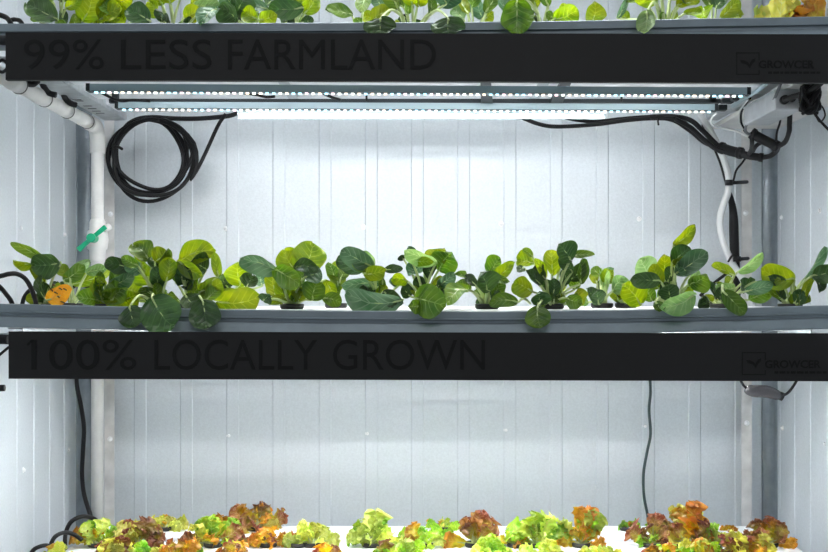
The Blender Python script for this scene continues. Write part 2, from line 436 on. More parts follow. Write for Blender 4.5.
panel(331.4, 333.3, 378.8, 381.4, 8.5, '100% LOCALLY GROWN', (((31.5, 136.5), (154.5, 317.5), (333, 485)), 339.5, 370), (741.7, 765.7, 352, 375), 'lower matt black panel with faint lettering 100% LOCALLY GROWN')

# ------------------------------------------------------------------ lights
def led_bar(d, z, xl, xr, n, label, group, tilt=.0035, es=None):
    rt = thing('led_light_bar', label, 'light bar', ((xl+xr)/2, d, zz(z)), group); O = rt.location
    zl, zr = tilt/2, -tilt/2
    def sl(o): o.rotation_euler = (0, 0, 0); return o
    m = MB().box((xl, d-.0115, zz(z+.002)), (xr, d+.0115, zz(z+.014)))
    m.build('housing', alu, rt, O)
    MB().box((xl+.005, d-.009, zz(z+.0012)), (xr-.005, d+.009, zz(z+.002))).build('circuit_strip', strip_m, rt, O)
    for sx in (xl, xr):
        s = 1 if sx < 0 else -1
        MB().box((sx-s*.004, d-.0125, zz(z+.001)), (sx+s*.003, d+.0125, zz(z+.0145))).build('end_cap', dark_rail, rt, O)
    led0 = {}
    for i in range(n):
        x = xl+.012+(xr-xl-.024)*i/(n-1); k = [0, 3, 1, 2, 3, 0, 1][(i*5+i//7) % 7]
        if k not in led0:
            h = .0038; w = .0027; wi = .0023; hr = .0027
            q = ((-1, -1), (1, -1), (1, 1), (-1, 1))
            hz_ = lambda b: h if b < 0 else .00285        # rim shaped to hide the emitter in front, shallower behind to light the wall
            vs = [(a*w, b*w, 0) for a, b in q]+[(a*w, b*w, -hz_(b)) for a, b in q]+[(a*wi, b*wi, -hz_(b)) for a, b in q]+[(a*wi, b*wi, -hr) for a, b in q]
            fs = [(0, 1, 2, 3)]+[(a, 4+a, 4+(a+1) % 4, (a+1) % 4) for a in range(4)]+[(4+a, 8+a, 8+(a+1) % 4, 4+(a+1) % 4) for a in range(4)]+[(8+a, 12+a, 12+(a+1) % 4, 8+(a+1) % 4) for a in range(4)]+[(12, 15, 14, 13)]
            o = led0[k] = link('led', vs, fs, [led_body[k], strip_m, led_m[k], side_glow], rt)
            for ii, p in enumerate(o.data.polygons): p.material_index = 3 if ii == 3 else 0 if ii < 5 else (1 if ii < 13 else 2)
        else:
            o = led0[k].copy(); C.objects.link(o)
        o.location = Vector((x, d, zz(z+.0012))) - O
    rt.rotation_euler = (0, math.atan(tilt/(xr-xl)), 0)
    return rt
led_bar(2.165, .369, -.596, .612, 99, 'front led light bar of single bright diodes under the upper panel', 'led bars under the upper tier', .007)
led_bar(2.365, .370, -.594, .604, 91, 'rear led light bar of single bright diodes under the upper panel', 'led bars under the upper tier', .0045)
def batten(d, z, xl, xr, label, m_d, group=None, hw=.009):
    rt = thing('led_batten_lamp', label, 'batten lamp', ((xl+xr)/2, d, zz(z)), group); O = rt.location
    MB().box((xl, d-hw-.002, zz(z+.004)), (xr, d+hw+.002, zz(z+.013))).build('housing', alu, rt, O)
    MB().box((xl, d+hw+.0005, zz(z-.0037)), (xr, d+hw+.002, zz(z+.006))).build('shade_lip', alu, rt, O)  # lip added to block lamp light and shade the back wall
    MB().box((xl+.004, d-hw, zz(z-.001)), (xr-.004, d+hw, zz(z+.004))).build('diffuser', m_d, rt, O)
    return rt
batten(2.425, .3672, (238-CX)/F*2.425, (605-CX)/F*2.425, 'shorter batten lamp with continuous white diffuser behind the rear diode bar', diff_m, None, .006)
# the same kind of lamps light the lowest tier and the upper tier
for d in (2.165, 2.365):
    w = ['front', 'rear'][d > 2.2]
    batten(d, -.112, -.60, .62, w+' batten lamp hidden behind the lower black panel', diff2_m)
    batten({'front': 2.04, 'rear': 2.19}[w], .93, -.60, .62, w+' batten lamp above the upper tier of plants', diff3_m)
# dark rail carrying the lamps, with hangers
sr = thing('lamp_support_rail', 'thin dark rail running above the rear diode bar', 'rail', (0, 2.365, zz(.3880)))
MB().box((-.612, 2.362, zz(.3853)), (.615, 2.374, zz(.3935))).build('rail_bar', dark_rail, sr, sr.location)
for x in (-.60, .60): MB().box((x-.006, 2.362, zz(.386)), (x+.006, 2.374, zz(.405))).build('hanger', dark_rail, sr, sr.location)
# centre bracket: two dark arms from front to back with a short diode piece
dim_led = [mat('dim_teal_led', (1, 1, 1), emit=(.45, .95, 1.0), es=1.6), mat('dim_warm_led', (1, 1, 1), emit=(1.0, .9, .7), es=1.6)]
cb = thing('lamp_bracket', 'dark two-armed bracket with a short teal diode strip at the middle of the lamps', 'bracket', ((524-CX)/F*2.3, 2.3, zz(.395)))
for xa, xb in ((484, 487), (566, 556)):
    a = P(xa, 83, 2.0); a = Vector(((xa-CX)/F*2.15, 2.11, zz(.394))); b = Vector(((xb-CX)/F*2.37, 2.375, zz(.387)))
    m = MB(); m.add([a+Vector(q) for q in ((-.009, 0, -.003), (.009, 0, -.003), (.009, 0, .003), (-.009, 0, .003))] + [b+Vector(q) for q in ((-.012, 0, -.005), (.012, 0, -.005), (.012, 0, .005), (-.012, 0, .005))],
                    [(0, 1, 2, 3), (7, 6, 5, 4), (0, 4, 5, 1), (1, 5, 6, 2), (2, 6, 7, 3), (3, 7, 4, 0)])
    m.build('arm', dark_rail, cb, cb.location)
MB().box(((485-CX)/F*2.11, 2.105, zz(.384)), ((566-CX)/F*2.11, 2.125, zz(.392))).build('strip_housing', alu, cb, cb.location)
for i in range(12):
    x = ((489+i*6.6)-CX)/F*2.11
    MB().box((x-.002, 2.113, zz(.3815)), (x+.002, 2.117, zz(.3840))).build('led', dim_led[i % 2], cb, cb.location)

# ------------------------------------------------------------------ right end: board, driver box, wires
o = MB().box((.700, 2.10, zz(.389)), (XR-.006, YB-.060, zz(.399))).build('mounting_board', board_m, origin=(.78, 2.4, zz(.389)))
tag(bevel(o, .002), 'off-white board under the upper tier beside the right wall', 'board')
o = MB().box((.700, 2.455, zz(.3878)), (XR-.008, 2.4562, zz(.389))).build('board_joint', rail_m, o, (.78, 2.4, zz(.389)))
bx = thing('driver_box', 'grey metal lamp driver box under the off-white board at the right', 'driver box', (.709, 2.32, zz(.35)))
b = MB().box((.680, 2.22, zz(.3495)), (.735, 2.43, zz(.3885))).build('box_body', box_m, bx, bx.location); bevel(b, .003)
MB().box((.679, 2.219, zz(.3840)), (.736, 2.431, zz(.3872))).build('box_lid', rail_m, bx, bx.location)
gp = P(784, 100, 2.219)
MB().tube([gp+Vector((0, .002, 0)), gp+Vector((0, -.008, 0))], .0085, 14).build('cable_grommet', black_r, bx, bx.location, True)
MB().tube([P(792, 99.5, 2.219)+Vector((0, .002, 0)), P(792, 99.5, 2.219)+Vector((0, -.006, 0))], .0055, 12).build('cable_grommet', black_r, bx, bx.location, True)
rw = 'wires at the right lamp ends'
cable('power_cable', [(784, 100, 2.212), (795, 96, 2.19), (806, 93, 2.17), (815, 88, 2.15), (824, 80, 2.13)], .0055, black_r, 'black cable from the driver box grommet rising right to the upper panel', group=rw)
# tied bundle of spare cable
pts = []
for i in range(90):
    a = i*.72; pts.append(P(810+8.5*math.cos(a)+1.5*math.sin(a*.37), 99+12.5*math.sin(a*.93)+2*math.cos(i*.21), 2.17+.012*math.sin(a*.55)))
tag(MB().tube(pts, .0036, 6, 2).build('cable_bundle', black_r, origin=pts[0], smooth=True), 'tangled black bundle of spare cable hanging right of the driver box', 'cable bundle', rw)
cable('wire_loop', [(812, 108, 2.17), (818, 104, 2.17), (823, 108, 2.17), (825, 116, 2.17), (820, 122, 2.17), (816, 116, 2.17), (814, 110, 2.17)], .0016, black_r, 'small black wire loop below the tangled cable bundle', 'wire', rw)
cable('power_cable', [(811, 108, 2.16), (817, 117, 2.16), (823, 124, 2.16), (832, 133, 2.16)], .0026, black_r, 'black cable dropping right from the tangled bundle out of view', group=rw)
cable('lamp_wire', [(781, 83, 2.2), (777, 93, 2.21), (772, 103, 2.25), (762, 113, 2.32), (752, 120, 2.40), (746, 126, 2.45), (746, 132, 2.48), (751, 135, 2.5)], .0030, mat('dark_grey_cable', (.10, .11, .12), .4), 'dark grey wire curving down from the upper panel over the driver box', 'wire', rw)
cable('lamp_wire', [(750, 98, 2.36), (745, 105, 2.42), (741, 113, 2.48), (741, 123, 2.5), (745, 131, 2.5), (748, 134, 2.5)], .0030, black_r, 'black wire with white stripe bowing left of the driver box', 'wire', rw)
cable('lamp_wire', [(748, 99.5, 2.35), (743, 106, 2.41), (739.4, 113, 2.47), (739.4, 123, 2.49), (743, 130, 2.49)], .0017, wire_w, 'thin white wire beside the bowed black wire', 'wire', rw)
cable('lamp_wire', [(716, 113.5, 2.38), (712, 118, 2.42), (711, 122, 2.45), (714, 125.5, 2.48), (724, 128.5, 2.5), (736, 131, 2.5), (747, 136, 2.5)], .0024, wire_w, 'white wire looping from the rear diode bar end to the black plugs', 'wire', rw)
# rail with clips
cable('teal_rail_tube', [(770, 80, 2.18), (757, 91, 2.27), (745, 98, 2.37), (733, 106, 2.45)], .0045, alu, 'thin metal tube running back beside the right rail', 'tube', k=1)
for (a, b_, c, d_, dd) in ((727, 101, 12, 5, 2.40), (722, 108, 9, 6, 2.43), (735, 98, 7, 6, 2.36)):
    q = P(a, b_, dd)
    o = MB().box(q+Vector((-c/2/500, -.01, -d_/2/500)), q+Vector((c/2/500, .01, d_/2/500))).build('cable_clip', dark_rail, origin=q)
    tag(bevel(o, .002), {727: 'dark clip on the right rail, middle of three', 722: 'dark clip at the right end of the rear diode bar', 735: 'dark clip on the right rail nearest the driver box'}[a], 'clip', 'rail clips')
# plugs
def plug(pts, r, label, name='cable_plug', m=black_r):
    W = [P(*p) for p in pts]
    rt = MB().tube(W, r, 12, 3).build(name, m, origin=W[0], smooth=True); bevel(rt, .001)
    for p, q in ((W[0], W[1]), (W[-1], W[-2])):
        t = (p-q).normalized()
        o = MB().tube([p-t*.004, p+t*.004], (max(r) if isinstance(r, list) else r)*1.18, 12).build('collar', black_r, rt, W[0], True)
    return tag(rt, label, 'cable plug', rw)
plug([(753, 134, 2.5), (760, 138, 2.5), (768, 142, 2.5), (776, 146, 2.5)], .0105, 'thick black plug slanting down behind the driver box')
plug([(722, 148, 2.68), (731, 151, 2.66), (740, 153, 2.64)], .0115, 'thick black plug on the cable bundle left of the rack post')
plug([(741, 154, 2.62), (750, 156, 2.61), (761, 157.5, 2.6)], .0085, 'slimmer black plug in front of the rack post')
cable('power_cable', [(761, 157.5, 2.6), (770, 156, 2.58), (777, 150, 2.54), (777, 145, 2.5)], .0058, black_r, 'thick black cable looping between the two dark plugs', group=rw)
cable('power_cable', [(777, 147, 2.5), (785, 142, 2.46), (789, 132, 2.42), (789.5, 124, 2.41), (790, 112, 2.40)], .0052, black_r, 'black cable rising from the slanted plug to the driver box', group=rw)
cable('power_cable', [(776, 141, 2.46), (777, 132, 2.44), (780, 122, 2.42), (780, 114, 2.41)], .0024, black_r, 'thin black cable rising beside the thick one to the driver box', group=rw)
cable('power_cable', [(751, 133, 2.5), (752, 142, 2.5), (751, 150, 2.55), (749, 154, 2.6)], .0048, black_r, 'short black cable joining the two dark plugs at the post', group=rw)
cable('power_cable', [(762, 142, 2.5), (756, 146, 2.52), (753, 151, 2.56)], .0045, black_r, 'short slanted black cable between the plugs', group=rw)
# cables under the lamps towards the right
cg = 'black cables along the back wall'
cable('power_cable', [(523, 118, 2.70), (537, 123.5, 2.71), (552, 126.5, 2.72), (575, 126, 2.73), (600, 124, 2.74), (625, 120.5, 2.74), (650, 118.5, 2.74), (672, 120, 2.74), (690, 131, 2.74), (705, 143, 2.72), (722, 149, 2.69)], .0048, black_r, 'black cable sagging under the middle lamp and running right to the plug', group=cg)
cable('power_cable', [(562, 117, 2.736), (580, 120.5, 2.746), (598, 121.5, 2.756), (620, 119, 2.761), (645, 117, 2.766), (668, 117, 2.766), (684, 122, 2.766), (697, 134, 2.756), (712, 144, 2.736), (724, 147, 2.706)], .0045, black_r, 'black cable just above the sagging one', group=cg)
cable('power_cable', [(650, 117, 2.728), (672, 116.5, 2.718), (690, 120, 2.718), (702, 130, 2.708), (714, 142, 2.698), (724, 151, 2.678)], .0058, black_r, 'thick black cable bending down right of the lamps', group=cg)
cable('power_cable', [(675, 119, 2.704), (690, 127, 2.694), (703, 139, 2.694), (716, 149, 2.674), (727, 152, 2.664)], .0055, black_r, 'lowest black cable of the bend right of the lamps', group=cg)
cable('tie_end', [(659, 118, 2.72), (658, 121, 2.72), (658.5, 125, 2.715)], .0022, black_r, 'small cable tie tail under the black cable', 'cable tie')
# grey conduit and black conduit
cable('grey_conduit', [(699, 113, 2.71), (704, 121, 2.71), (712, 134, 2.71), (720, 150, 2.70), (726, 166, 2.70), (729, 180, 2.70), (728, 192, 2.70), (723, 206, 2.70), (720, 220, 2.70), (721.5, 236, 2.70), (727, 252, 2.70), (734, 266, 2.70), (743, 280, 2.70), (750, 296, 2.70), (752, 320, 2.70)], .0078, grey_c, 'wavy light grey conduit down the right end of the back wall', 'conduit')
cable('black_conduit', [(703, 124, 2.735), (713, 144, 2.735), (721, 163, 2.735), (725, 177, 2.735), (729, 192, 2.735), (733, 210, 2.735), (734, 235, 2.735), (735, 262, 2.735), (736, 300, 2.735)], lambda t: .0045+.0065*min(1, max(0, (t-.45)*4)), black_r, 'black conduit behind the wavy grey one', 'conduit')
cable('power_cable', [(747, 156, 2.70), (742, 163, 2.71), (736, 171, 2.72), (733, 182, 2.72), (727, 196, 2.72), (723, 208, 2.72), (720, 222, 2.725)], .0026, black_r, 'thin black cable crossing behind the grey conduit', group=cg)
cable('power_cable', [(736, 262, 2.71), (728, 272, 2.70), (718, 280, 2.69), (708, 288, 2.68), (700, 296, 2.68)], .0036, black_r, 'black cable leaving the conduits down left behind the plants', group=cg)
for yy, x0, x1, lb in ((182.6, 725, 747, 'upper black strap tying the conduits to the post'), (259, 733, 748, 'lower black strap tying the conduits to the post')):
    a = P(x0, yy, 2.69); t = thing('cable_strap', lb, 'cable strap', a, 'straps on the conduits')
    MB().tube([P(x0, yy+.5, 2.695), P((x0+x1)/2, yy, 2.70), P(x1, yy-.6, 2.76)], .0042, 8, 4).build('strap_band', black_r, t, a, True)
    c = P(x0+4, yy, 2.68); MB().tube([c+Vector((0, 0, .006)), c+Vector((0, 0, -.006))], .009, 10).build('strap_head', black_r, t, a, True)
cable('strap_tail', [(728, 262, 2.685), (733, 255, 2.68), (738, 257, 2.68)], .0025, black_r, 'small loose cable tie tail on the lower strap', 'cable tie')

# connector below the lower panel
pc = [P(746, 388.5, 2.3), P(753, 391, 2.3), P(766, 391.5, 2.3), P(777, 395, 2.3), P(782, 396.5, 2.3)]
cn = MB().tube(pc, lambda t: .005+.0075*math.sin(math.pi*min(1, t*1.02+.06))**.6, 12, 4).build('inline_connector', mat('dark_grey_connector', (.045, .042, .048), .25, spec=.8), origin=pc[0], smooth=True)
tag(cn, 'dark grey inline connector hanging under the right end of the lower panel', 'connector')
MB().tube([P(777, 394.5, 2.3), P(783, 397, 2.3)], .0085, 10).build('collar', black_r, cn, pc[0], True)
cable('power_cable', [(739, 372, 2.3), (741, 381, 2.3), (744, 386, 2.3), (748, 389, 2.3)], .0026, black_r, 'short black lead on the left of the hanging inline connector')
cable('power_cable', [(781, 396, 2.3), (787, 393.5, 2.3), (792, 388, 2.3), (798, 378, 2.3), (800, 370, 2.3)], .0028, black_r, 'black lead rising right from the hanging inline connector')
# thin wire hanging on the back wall
cable('hanging_wire', [(649.5, 372, 2.79), (650.5, 392, 2.79), (649, 410, 2.79), (650.5, 434, 2.79), (647, 452, 2.79), (643.5, 474, 2.79), (644, 496, 2.79), (648, 518, 2.79), (649, 540, 2.76)], .0034, dgreen_c, 'thin dark green wire hanging down the back wall under the lower panel', 'wire')

# left end: cable coil on the back wall
pts = []
rnd = random.Random(3)
# (cx, cy, rx, ry)
rings = [(148, 153, 29, 34), (150, 160, 41, 41), (147, 154, 33, 36), (152, 158, 37, 40), (151, 160, 45, 42), (146, 151, 31, 31), (154, 159, 41, 38)]
N_ = 28
for j, (cx, cy, rx, ry) in enumerate(rings):
    nx = rings[min(j+1, len(rings)-1)]
    for i in range(N_):
        t = i/N_; a = -math.pi/2 - 2*math.pi*t
        X = cx+(nx[0]-cx)*t; Y = cy+(nx[1]-cy)*t; RX = rx+(nx[2]-rx)*t; RY = ry+(nx[3]-ry)*t
        tiltx = 7*math.sin(a)*math.sin(a+j) * (0.5 if j % 2 else -.4); RX += 1.6*math.sin(2*a+j*1.7); RY += 1.5*math.sin(3*a+j)
        pts.append(P(X+RX*math.cos(a)+tiltx, Y+RY*math.sin(a), 2.75-.007*j+.004*math.sin(a*2+j)))
tail = [(165, 120, 2.71), (180, 128, 2.70), (194, 143, 2.70), (197, 160, 2.70), (194, 172, 2.70), (190, 180, 2.705), (197, 170, 2.70), (206, 152, 2.70), (214, 134, 2.70), (220, 122, 2.71), (226, 114, 2.71)]
pts += [P(*q) for q in tail]
co = thing('cable_coil', 'coiled black cable hung on the back wall beside the white pipe', 'cable coil', P(151, 160, 2.75))
MB().tube(pts, .0046, 8, 2).build('cable', black_r, co, co.location, True)
q = [P(122, 122+14, 2.70)]
MB().tube([P(108, 150, 2.74), P(112, 148, 2.715), P(118, 147, 2.705), P(122, 149, 2.72)], .0035, 8, 4).build('tie', black_r, co, co.location, True)
cable('power_cable', [(128, 124, 2.74), (138, 119, 2.74), (152, 117.3, 2.74), (175, 118.5, 2.75), (200, 118.5, 2.75), (228, 116, 2.75), (240, 112, 2.75)], .0055, black_r, 'black cable running along the wall top from the coil', group=cg)
for pl_, lb in ((((242, 93), (255, 94.5), (266, 97), (275, 96.5)), 'loose black tie lying left on the dark rail'),
            (((322, 93), (331, 97), (341, 100)), 'loose black tie end on the dark rail near the middle'),
            (((366.5, 95), (366.5, 101)), 'small black upright tie tail on the dark rail'),
            (((621.5, 96), (621.5, 102)), 'small black tie tail at the right on the dark rail'),
            (((102, 93), (112, 98), (122, 101), (133, 100), (150, 101)), 'black wire lying at the left end of the dark rail')):
    cable('cable_tie', [(a, b_, 2.33) for a, b_ in pl_], .0028 if len(pl_) > 2 else .0022, black_r, lb, 'cable tie', 'ties on the lamp rail', k=4)

# PVC pipe
pp = thing('pvc_pipe', 'white pvc drain pipe along the left side turning down in the back corner', 'pipe', (-.7255, 2.70, zz(-.55)))
r = .0143
arc = [Vector((-.7255, 2.70-.030+.030*math.sin(a), zz(.385-.030+.030*math.cos(a)))) for a in [math.radians(10*k) for k in range(10)]]
MB().tube([Vector((-.7255, 2.02, zz(.385)))]+arc+[Vector((-.7255, 2.70, zz(-.62)))], r, 20).build('pipe_run', pvc, pp, pp.location, True)
MB().tube([Vector((-.7255, 2.635, zz(.385)))]+arc+[Vector((-.7255, 2.70, zz(.325)))], r*1.22, 20).build('elbow', pvc, pp, pp.location, True)
for k, px in enumerate((19, 44.5, 67, 87)):
    d = .7255*F/(CX-px)
    MB().tube([Vector((-.7255, d-.0018, zz(.385))), Vector((-.7255, d+.0018, zz(.385)))], r*1.15, 20).build('coupling_ring', pvc_ring, pp, pp.location, True)
    MB().tube([Vector((-.7255, d-.052, zz(.385))), Vector((-.7255, d-.001, zz(.385)))], r*1.07, 20).build('coupling', pvc, pp, pp.location, True)
# ball valve on the upright
vy = lambda py: (CY-py)/F*2.70+ZOFF
X = -.7255
body = [(262, 1.12), (258, 1.25), (250, 1.3), (249, 1.55), (240, 1.75), (231, 1.55), (230, 1.3), (222, 1.25), (219, 1.05)]
V = MB().tube([Vector((X, 2.70, vy(y))) for y, _ in body], [r*k for _, k in body], 20)
V.build('valve_body', pvc, pp, pp.location, True)
MB().tube([P(104, 229, 2.69), P(109, 227, 2.68)], .008, 12).build('valve_cap', pvc, pp, pp.location, True)
h = MB(); c = P(91.5, 238, 2.655)
h.tube([Vector((c.x, 2.685, c.z)), Vector((c.x, 2.648, c.z))], .0105, 16)
a = P(78, 250, 2.655); b_ = P(105.5, 226.5, 2.655)
def wing(p, q, w0, w1):
    t = (q-p).normalized(); s = Vector((0, 1, 0)).cross(t)
    vs = [p+s*w0, p-s*w0, q-s*w1, q+s*w1]; vs = vs+[v+Vector((0, .006, 0)) for v in vs]
    h.add(vs, [(0, 1, 2, 3), (7, 6, 5, 4), (0, 4, 5, 1), (1, 5, 6, 2), (2, 6, 7, 3), (3, 7, 4, 0)])
wing(c, a, .0045, .0062); wing(c, b_, .0045, .0055)
o = h.build('valve_handle', green_p, pp, pp.location); bevel(o, .0015); o['label'] = 'green butterfly valve handle'
# drip hoses looping into the pipe
hg = 'black hoses at the left end'
for q, lb in (([(22, 78, 2.17), (27, 83, 2.17), (33, 84, 2.18), (38, 80, 2.18)], 'short black hose tucked behind the pipe at the far left'),
          ([(41, 80, 2.26), (44, 87, 2.27), (49, 93, 2.28), (56, 95, 2.28)], 'black hose bending into the overhead pipe, left of the pair'),
          ([(63, 91, 2.38), (65, 98, 2.40), (70, 103, 2.41), (76, 105, 2.42)], 'black hose bending into the overhead pipe, right of the pair')):
    o = cable('drip_hose', q, .0062, black_r, lb, 'hose', hg)
for q, rr, lb in (([(-4, 277, 1.99), (3, 275.5, 1.99), (9, 274, 1.99), (17, 274, 2.0), (25, 278.5, 2.01), (31, 288, 2.03), (35, 299, 2.05), (37, 308, 2.07)], .0042, 'black hose arching over the left end of the middle tier'),
          ([(-4, 284, 2.02), (1, 288, 2.02), (6, 294, 2.04), (11, 301, 2.06), (13, 308, 2.07)], .0042, 'black hose dipping at the far left edge of the middle tier'),
          ([(22, 306, 2.24), (24, 298, 2.24), (29, 291, 2.24), (36, 287, 2.25), (42, 288, 2.26)], .0042, 'black hose arching behind the leftmost bok choy'),
          ([(68, 298, 2.3), (72, 288, 2.3), (78, 284.5, 2.3), (85, 285.5, 2.3), (91, 289, 2.3), (96, 298, 2.3)], .0042, 'black hose arching behind the yellowed leaf'),
          ([(-4, 14, 2.0), (3, 16, 2.0), (8, 19, 2.02), (12, 26, 2.04)], .0045, 'black hose at the far left edge of the upper tier'),
          ([(9, 21, 2.05), (14, 19.5, 2.05), (20, 21, 2.07), (24, 27, 2.08)], .004, 'second black hose at the left of the upper tier'),
          ([(66, 560, 2.42), (65, 545, 2.42), (66, 532, 2.43), (71, 522, 2.43), (80, 517, 2.44), (89, 517, 2.46), (97, 521, 2.48), (103, 530, 2.5)], .0046, 'black hose arching highest beside the left lettuce'),
          ([(49, 556, 2.36), (51, 544, 2.36), (56, 536, 2.36), (65, 532.5, 2.38), (74, 534.5, 2.39), (82, 540, 2.4)], .0044, 'middle black hose arch left of the lettuce'),
          ([(28, 560, 2.30), (33, 550.5, 2.30), (40, 546.5, 2.30), (48, 545.5, 2.32), (59, 549, 2.34), (64, 556, 2.34)], .0042, 'lowest black hose arch at the bottom left')):
    cable('feed_hose', q, rr, black_r, lb, 'hose', hg)
cable('power_cable', [(76, 368, 2.72), (77, 386, 2.72), (81, 406, 2.72), (84, 428, 2.72), (83, 450, 2.72), (82, 474, 2.72), (84, 494, 2.71), (90, 514, 2.68), (94, 530, 2.66)], .0052, black_r, 'thick black cable hanging in the back left corner below the lower panel', group=cg)
o = MB().tube([P(-6, 388, 2.0), P(5, 388, 2.0)], .0058, 12).build('hose_end', black_r, origin=P(-6, 388, 2.0), smooth=True); tag(bevel(o, .001), 'black hose stub poking in at the left edge below the lower panel', 'hose')
for yy, lb in ((40, 'black clamp stub at the left end of the upper panel'), (339, 'black clamp stub at the left end of the lower panel')):
    a = P(-6, yy, 1.97); o = MB().tube([a, P(9, yy+.5, 1.96)], .0085, 12).build('panel_clamp', black_r, origin=a, smooth=True); tag(bevel(o, .001), lb, 'clamp', 'panel clamps')
cable('feed_hose', [(-3, 63, 2.0), (3, 60, 2.0), (8, 66, 2.0), (3, 72, 2.0), (-3, 70, 2.0)], .0028, black_r, 'thin black hose loop at the far left beside the upper panel', 'hose', hg)
cable('feed_hose', [(-3, 357, 2.0), (3, 352, 2.0), (9, 347, 2.0)], .0024, black_r, 'thin black hose at the far left beside the lower panel', 'hose', hg)

# ------------------------------------------------------------------ plants
def blade(root, B, T, w, key, parent, O, roll=0., bend=0., cup=.18, shape=0, ruff=0., rr=R, curve=0., nu=12, nv=18, stalk=True, sr=.0019, smat=None):
    """one leaf: blade grid between B and T (w wide at its widest) + stalk from root into the midrib"""
    a = T-B; Lg = a.length
    if Lg < 1e-4: return
    ah = a/Lg
    view = Vector((0, -1, 0)); n = view - ah*view.dot(ah)
    if n.length < .2: n = Vector((0, 0, 1)) - ah*ah.z
    n.normalize(); n = Matrix.Rotation(math.radians(roll), 3, ah) @ n
    s = ah.cross(n).normalized()
    wt = w/max(.45, abs(math.cos(math.radians(roll))))
    ph = [rr.uniform(0, 6.28) for _ in range(6)]
    def W(t):
        if shape < 2:                                   # round spoon / long oval, blunt tip
            c = .56 if shape == 0 else .52
            x = (t-c)/(1.0-c) if t > c else (c-t)/c
            q = math.sqrt(max(0, 1-x**(2.2 if t > c else (2.0 if shape == 0 else 1.7))))
            return max(.06, q)
        else: q = (.22+.78*math.sin(math.pi*.5*min(1, t*1.15))**1.3)*(1 if t < .85 else max(.05, 1-((t-.85)/.15)**2*.75))   # fan (lettuce)
        return max(0., q)**.8
    def mid(t):
        c = math.sin(math.pi*t)
        return B+a*t+n*(bend*Lg*c)+s*(curve*Lg*c)
    V = []; UV = []; Fc = []
    for i in range(nv+1):
        t = i/nv if shape == 2 else .5-.5*math.cos(math.pi*i/nv); m = mid(t); h = W(t)*wt/2
        for j in range(nu+1):
            u = -1+2*j/nu
            z = cup*(u*u)*wt/2*(1 if shape != 2 else .7)
            z += .045*wt*math.sin(5*t+ph[0])*u*(1 if shape < 2 else .5)+.03*wt*math.sin(9*t+ph[1]+u*2)*abs(u)
            hu = h*u; tt = 0.
            if shape < 2:
                z += wt*.045*math.sin(abs(u)*7-t*17+ph[2])*(1-u*u*.6)*math.sin(math.pi*t)+wt*.02*math.sin(11*t+5*u+ph[3])
                hu *= 1+.045*math.sin(8*t+ph[4]+2*u)*abs(u)
            if ruff:
                e = max(abs(u)**2.0, (max(0, t-.55)/.45)**2)*ruff
                f1 = math.sin(17*t+ph[2]+3*u)+.7*math.sin(31*t+ph[3]-5*u)+.6*math.sin(11*u+ph[4]+6*t)
                z += e*wt*.16*f1
                hu *= 1+.11*e*math.sin(27*t+ph[5]+4*u)
                tt = e*Lg*.07*math.sin(13*u+ph[1])
            V.append(m+s*hu+n*z+ah*tt); UV.append((j/nu, t))
    for i in range(nv):
        for j in range(nu):
            q = i*(nu+1)+j; Fc.append((q, q+1, q+nu+2, q+nu+1))
    o = link('leaf', V, Fc, LEAF[key], parent, O, True, UV)
    if stalk:
        p1 = root.lerp(B, .55)+Vector((0, 0, (B-root).length*.10))
        pts = [root, p1, B+n*0-n*.0006]
        k = .62
        pts += [mid(t)-n*(.0006+.0003) for t in (.2, .4, k)]
        MB().tube(pts, lambda t: sr*(1.35-1.15*t), 7, 4, False).build('leaf_stalk', smat or stalk_m, o, O, True)
    return o
def pot(parent, O, p, r=.020):
    V = []; Fc = []; S = 20
    prof = [(r*.8, -.012), (r*.98, .0015), (r*1.06, .002), (r*1.08, .0085), (r*1.0, .0095), (r*.92, .009), (r*.86, .002)]
    for q, h in prof:
        for k in range(S):
            a = 2*math.pi*k/S; V.append(p+Vector((q*math.cos(a), q*math.sin(a), h)))
    for i in range(len(prof)-1):
        for k in range(S): Fc.append((i*S+k, i*S+(k+1) % S, (i+1)*S+(k+1) % S, (i+1)*S+k))
    Fc.append(tuple((len(prof)-1)*S+k for k in range(S)))
    link('net_pot', V, Fc, black_p, parent, O, True)

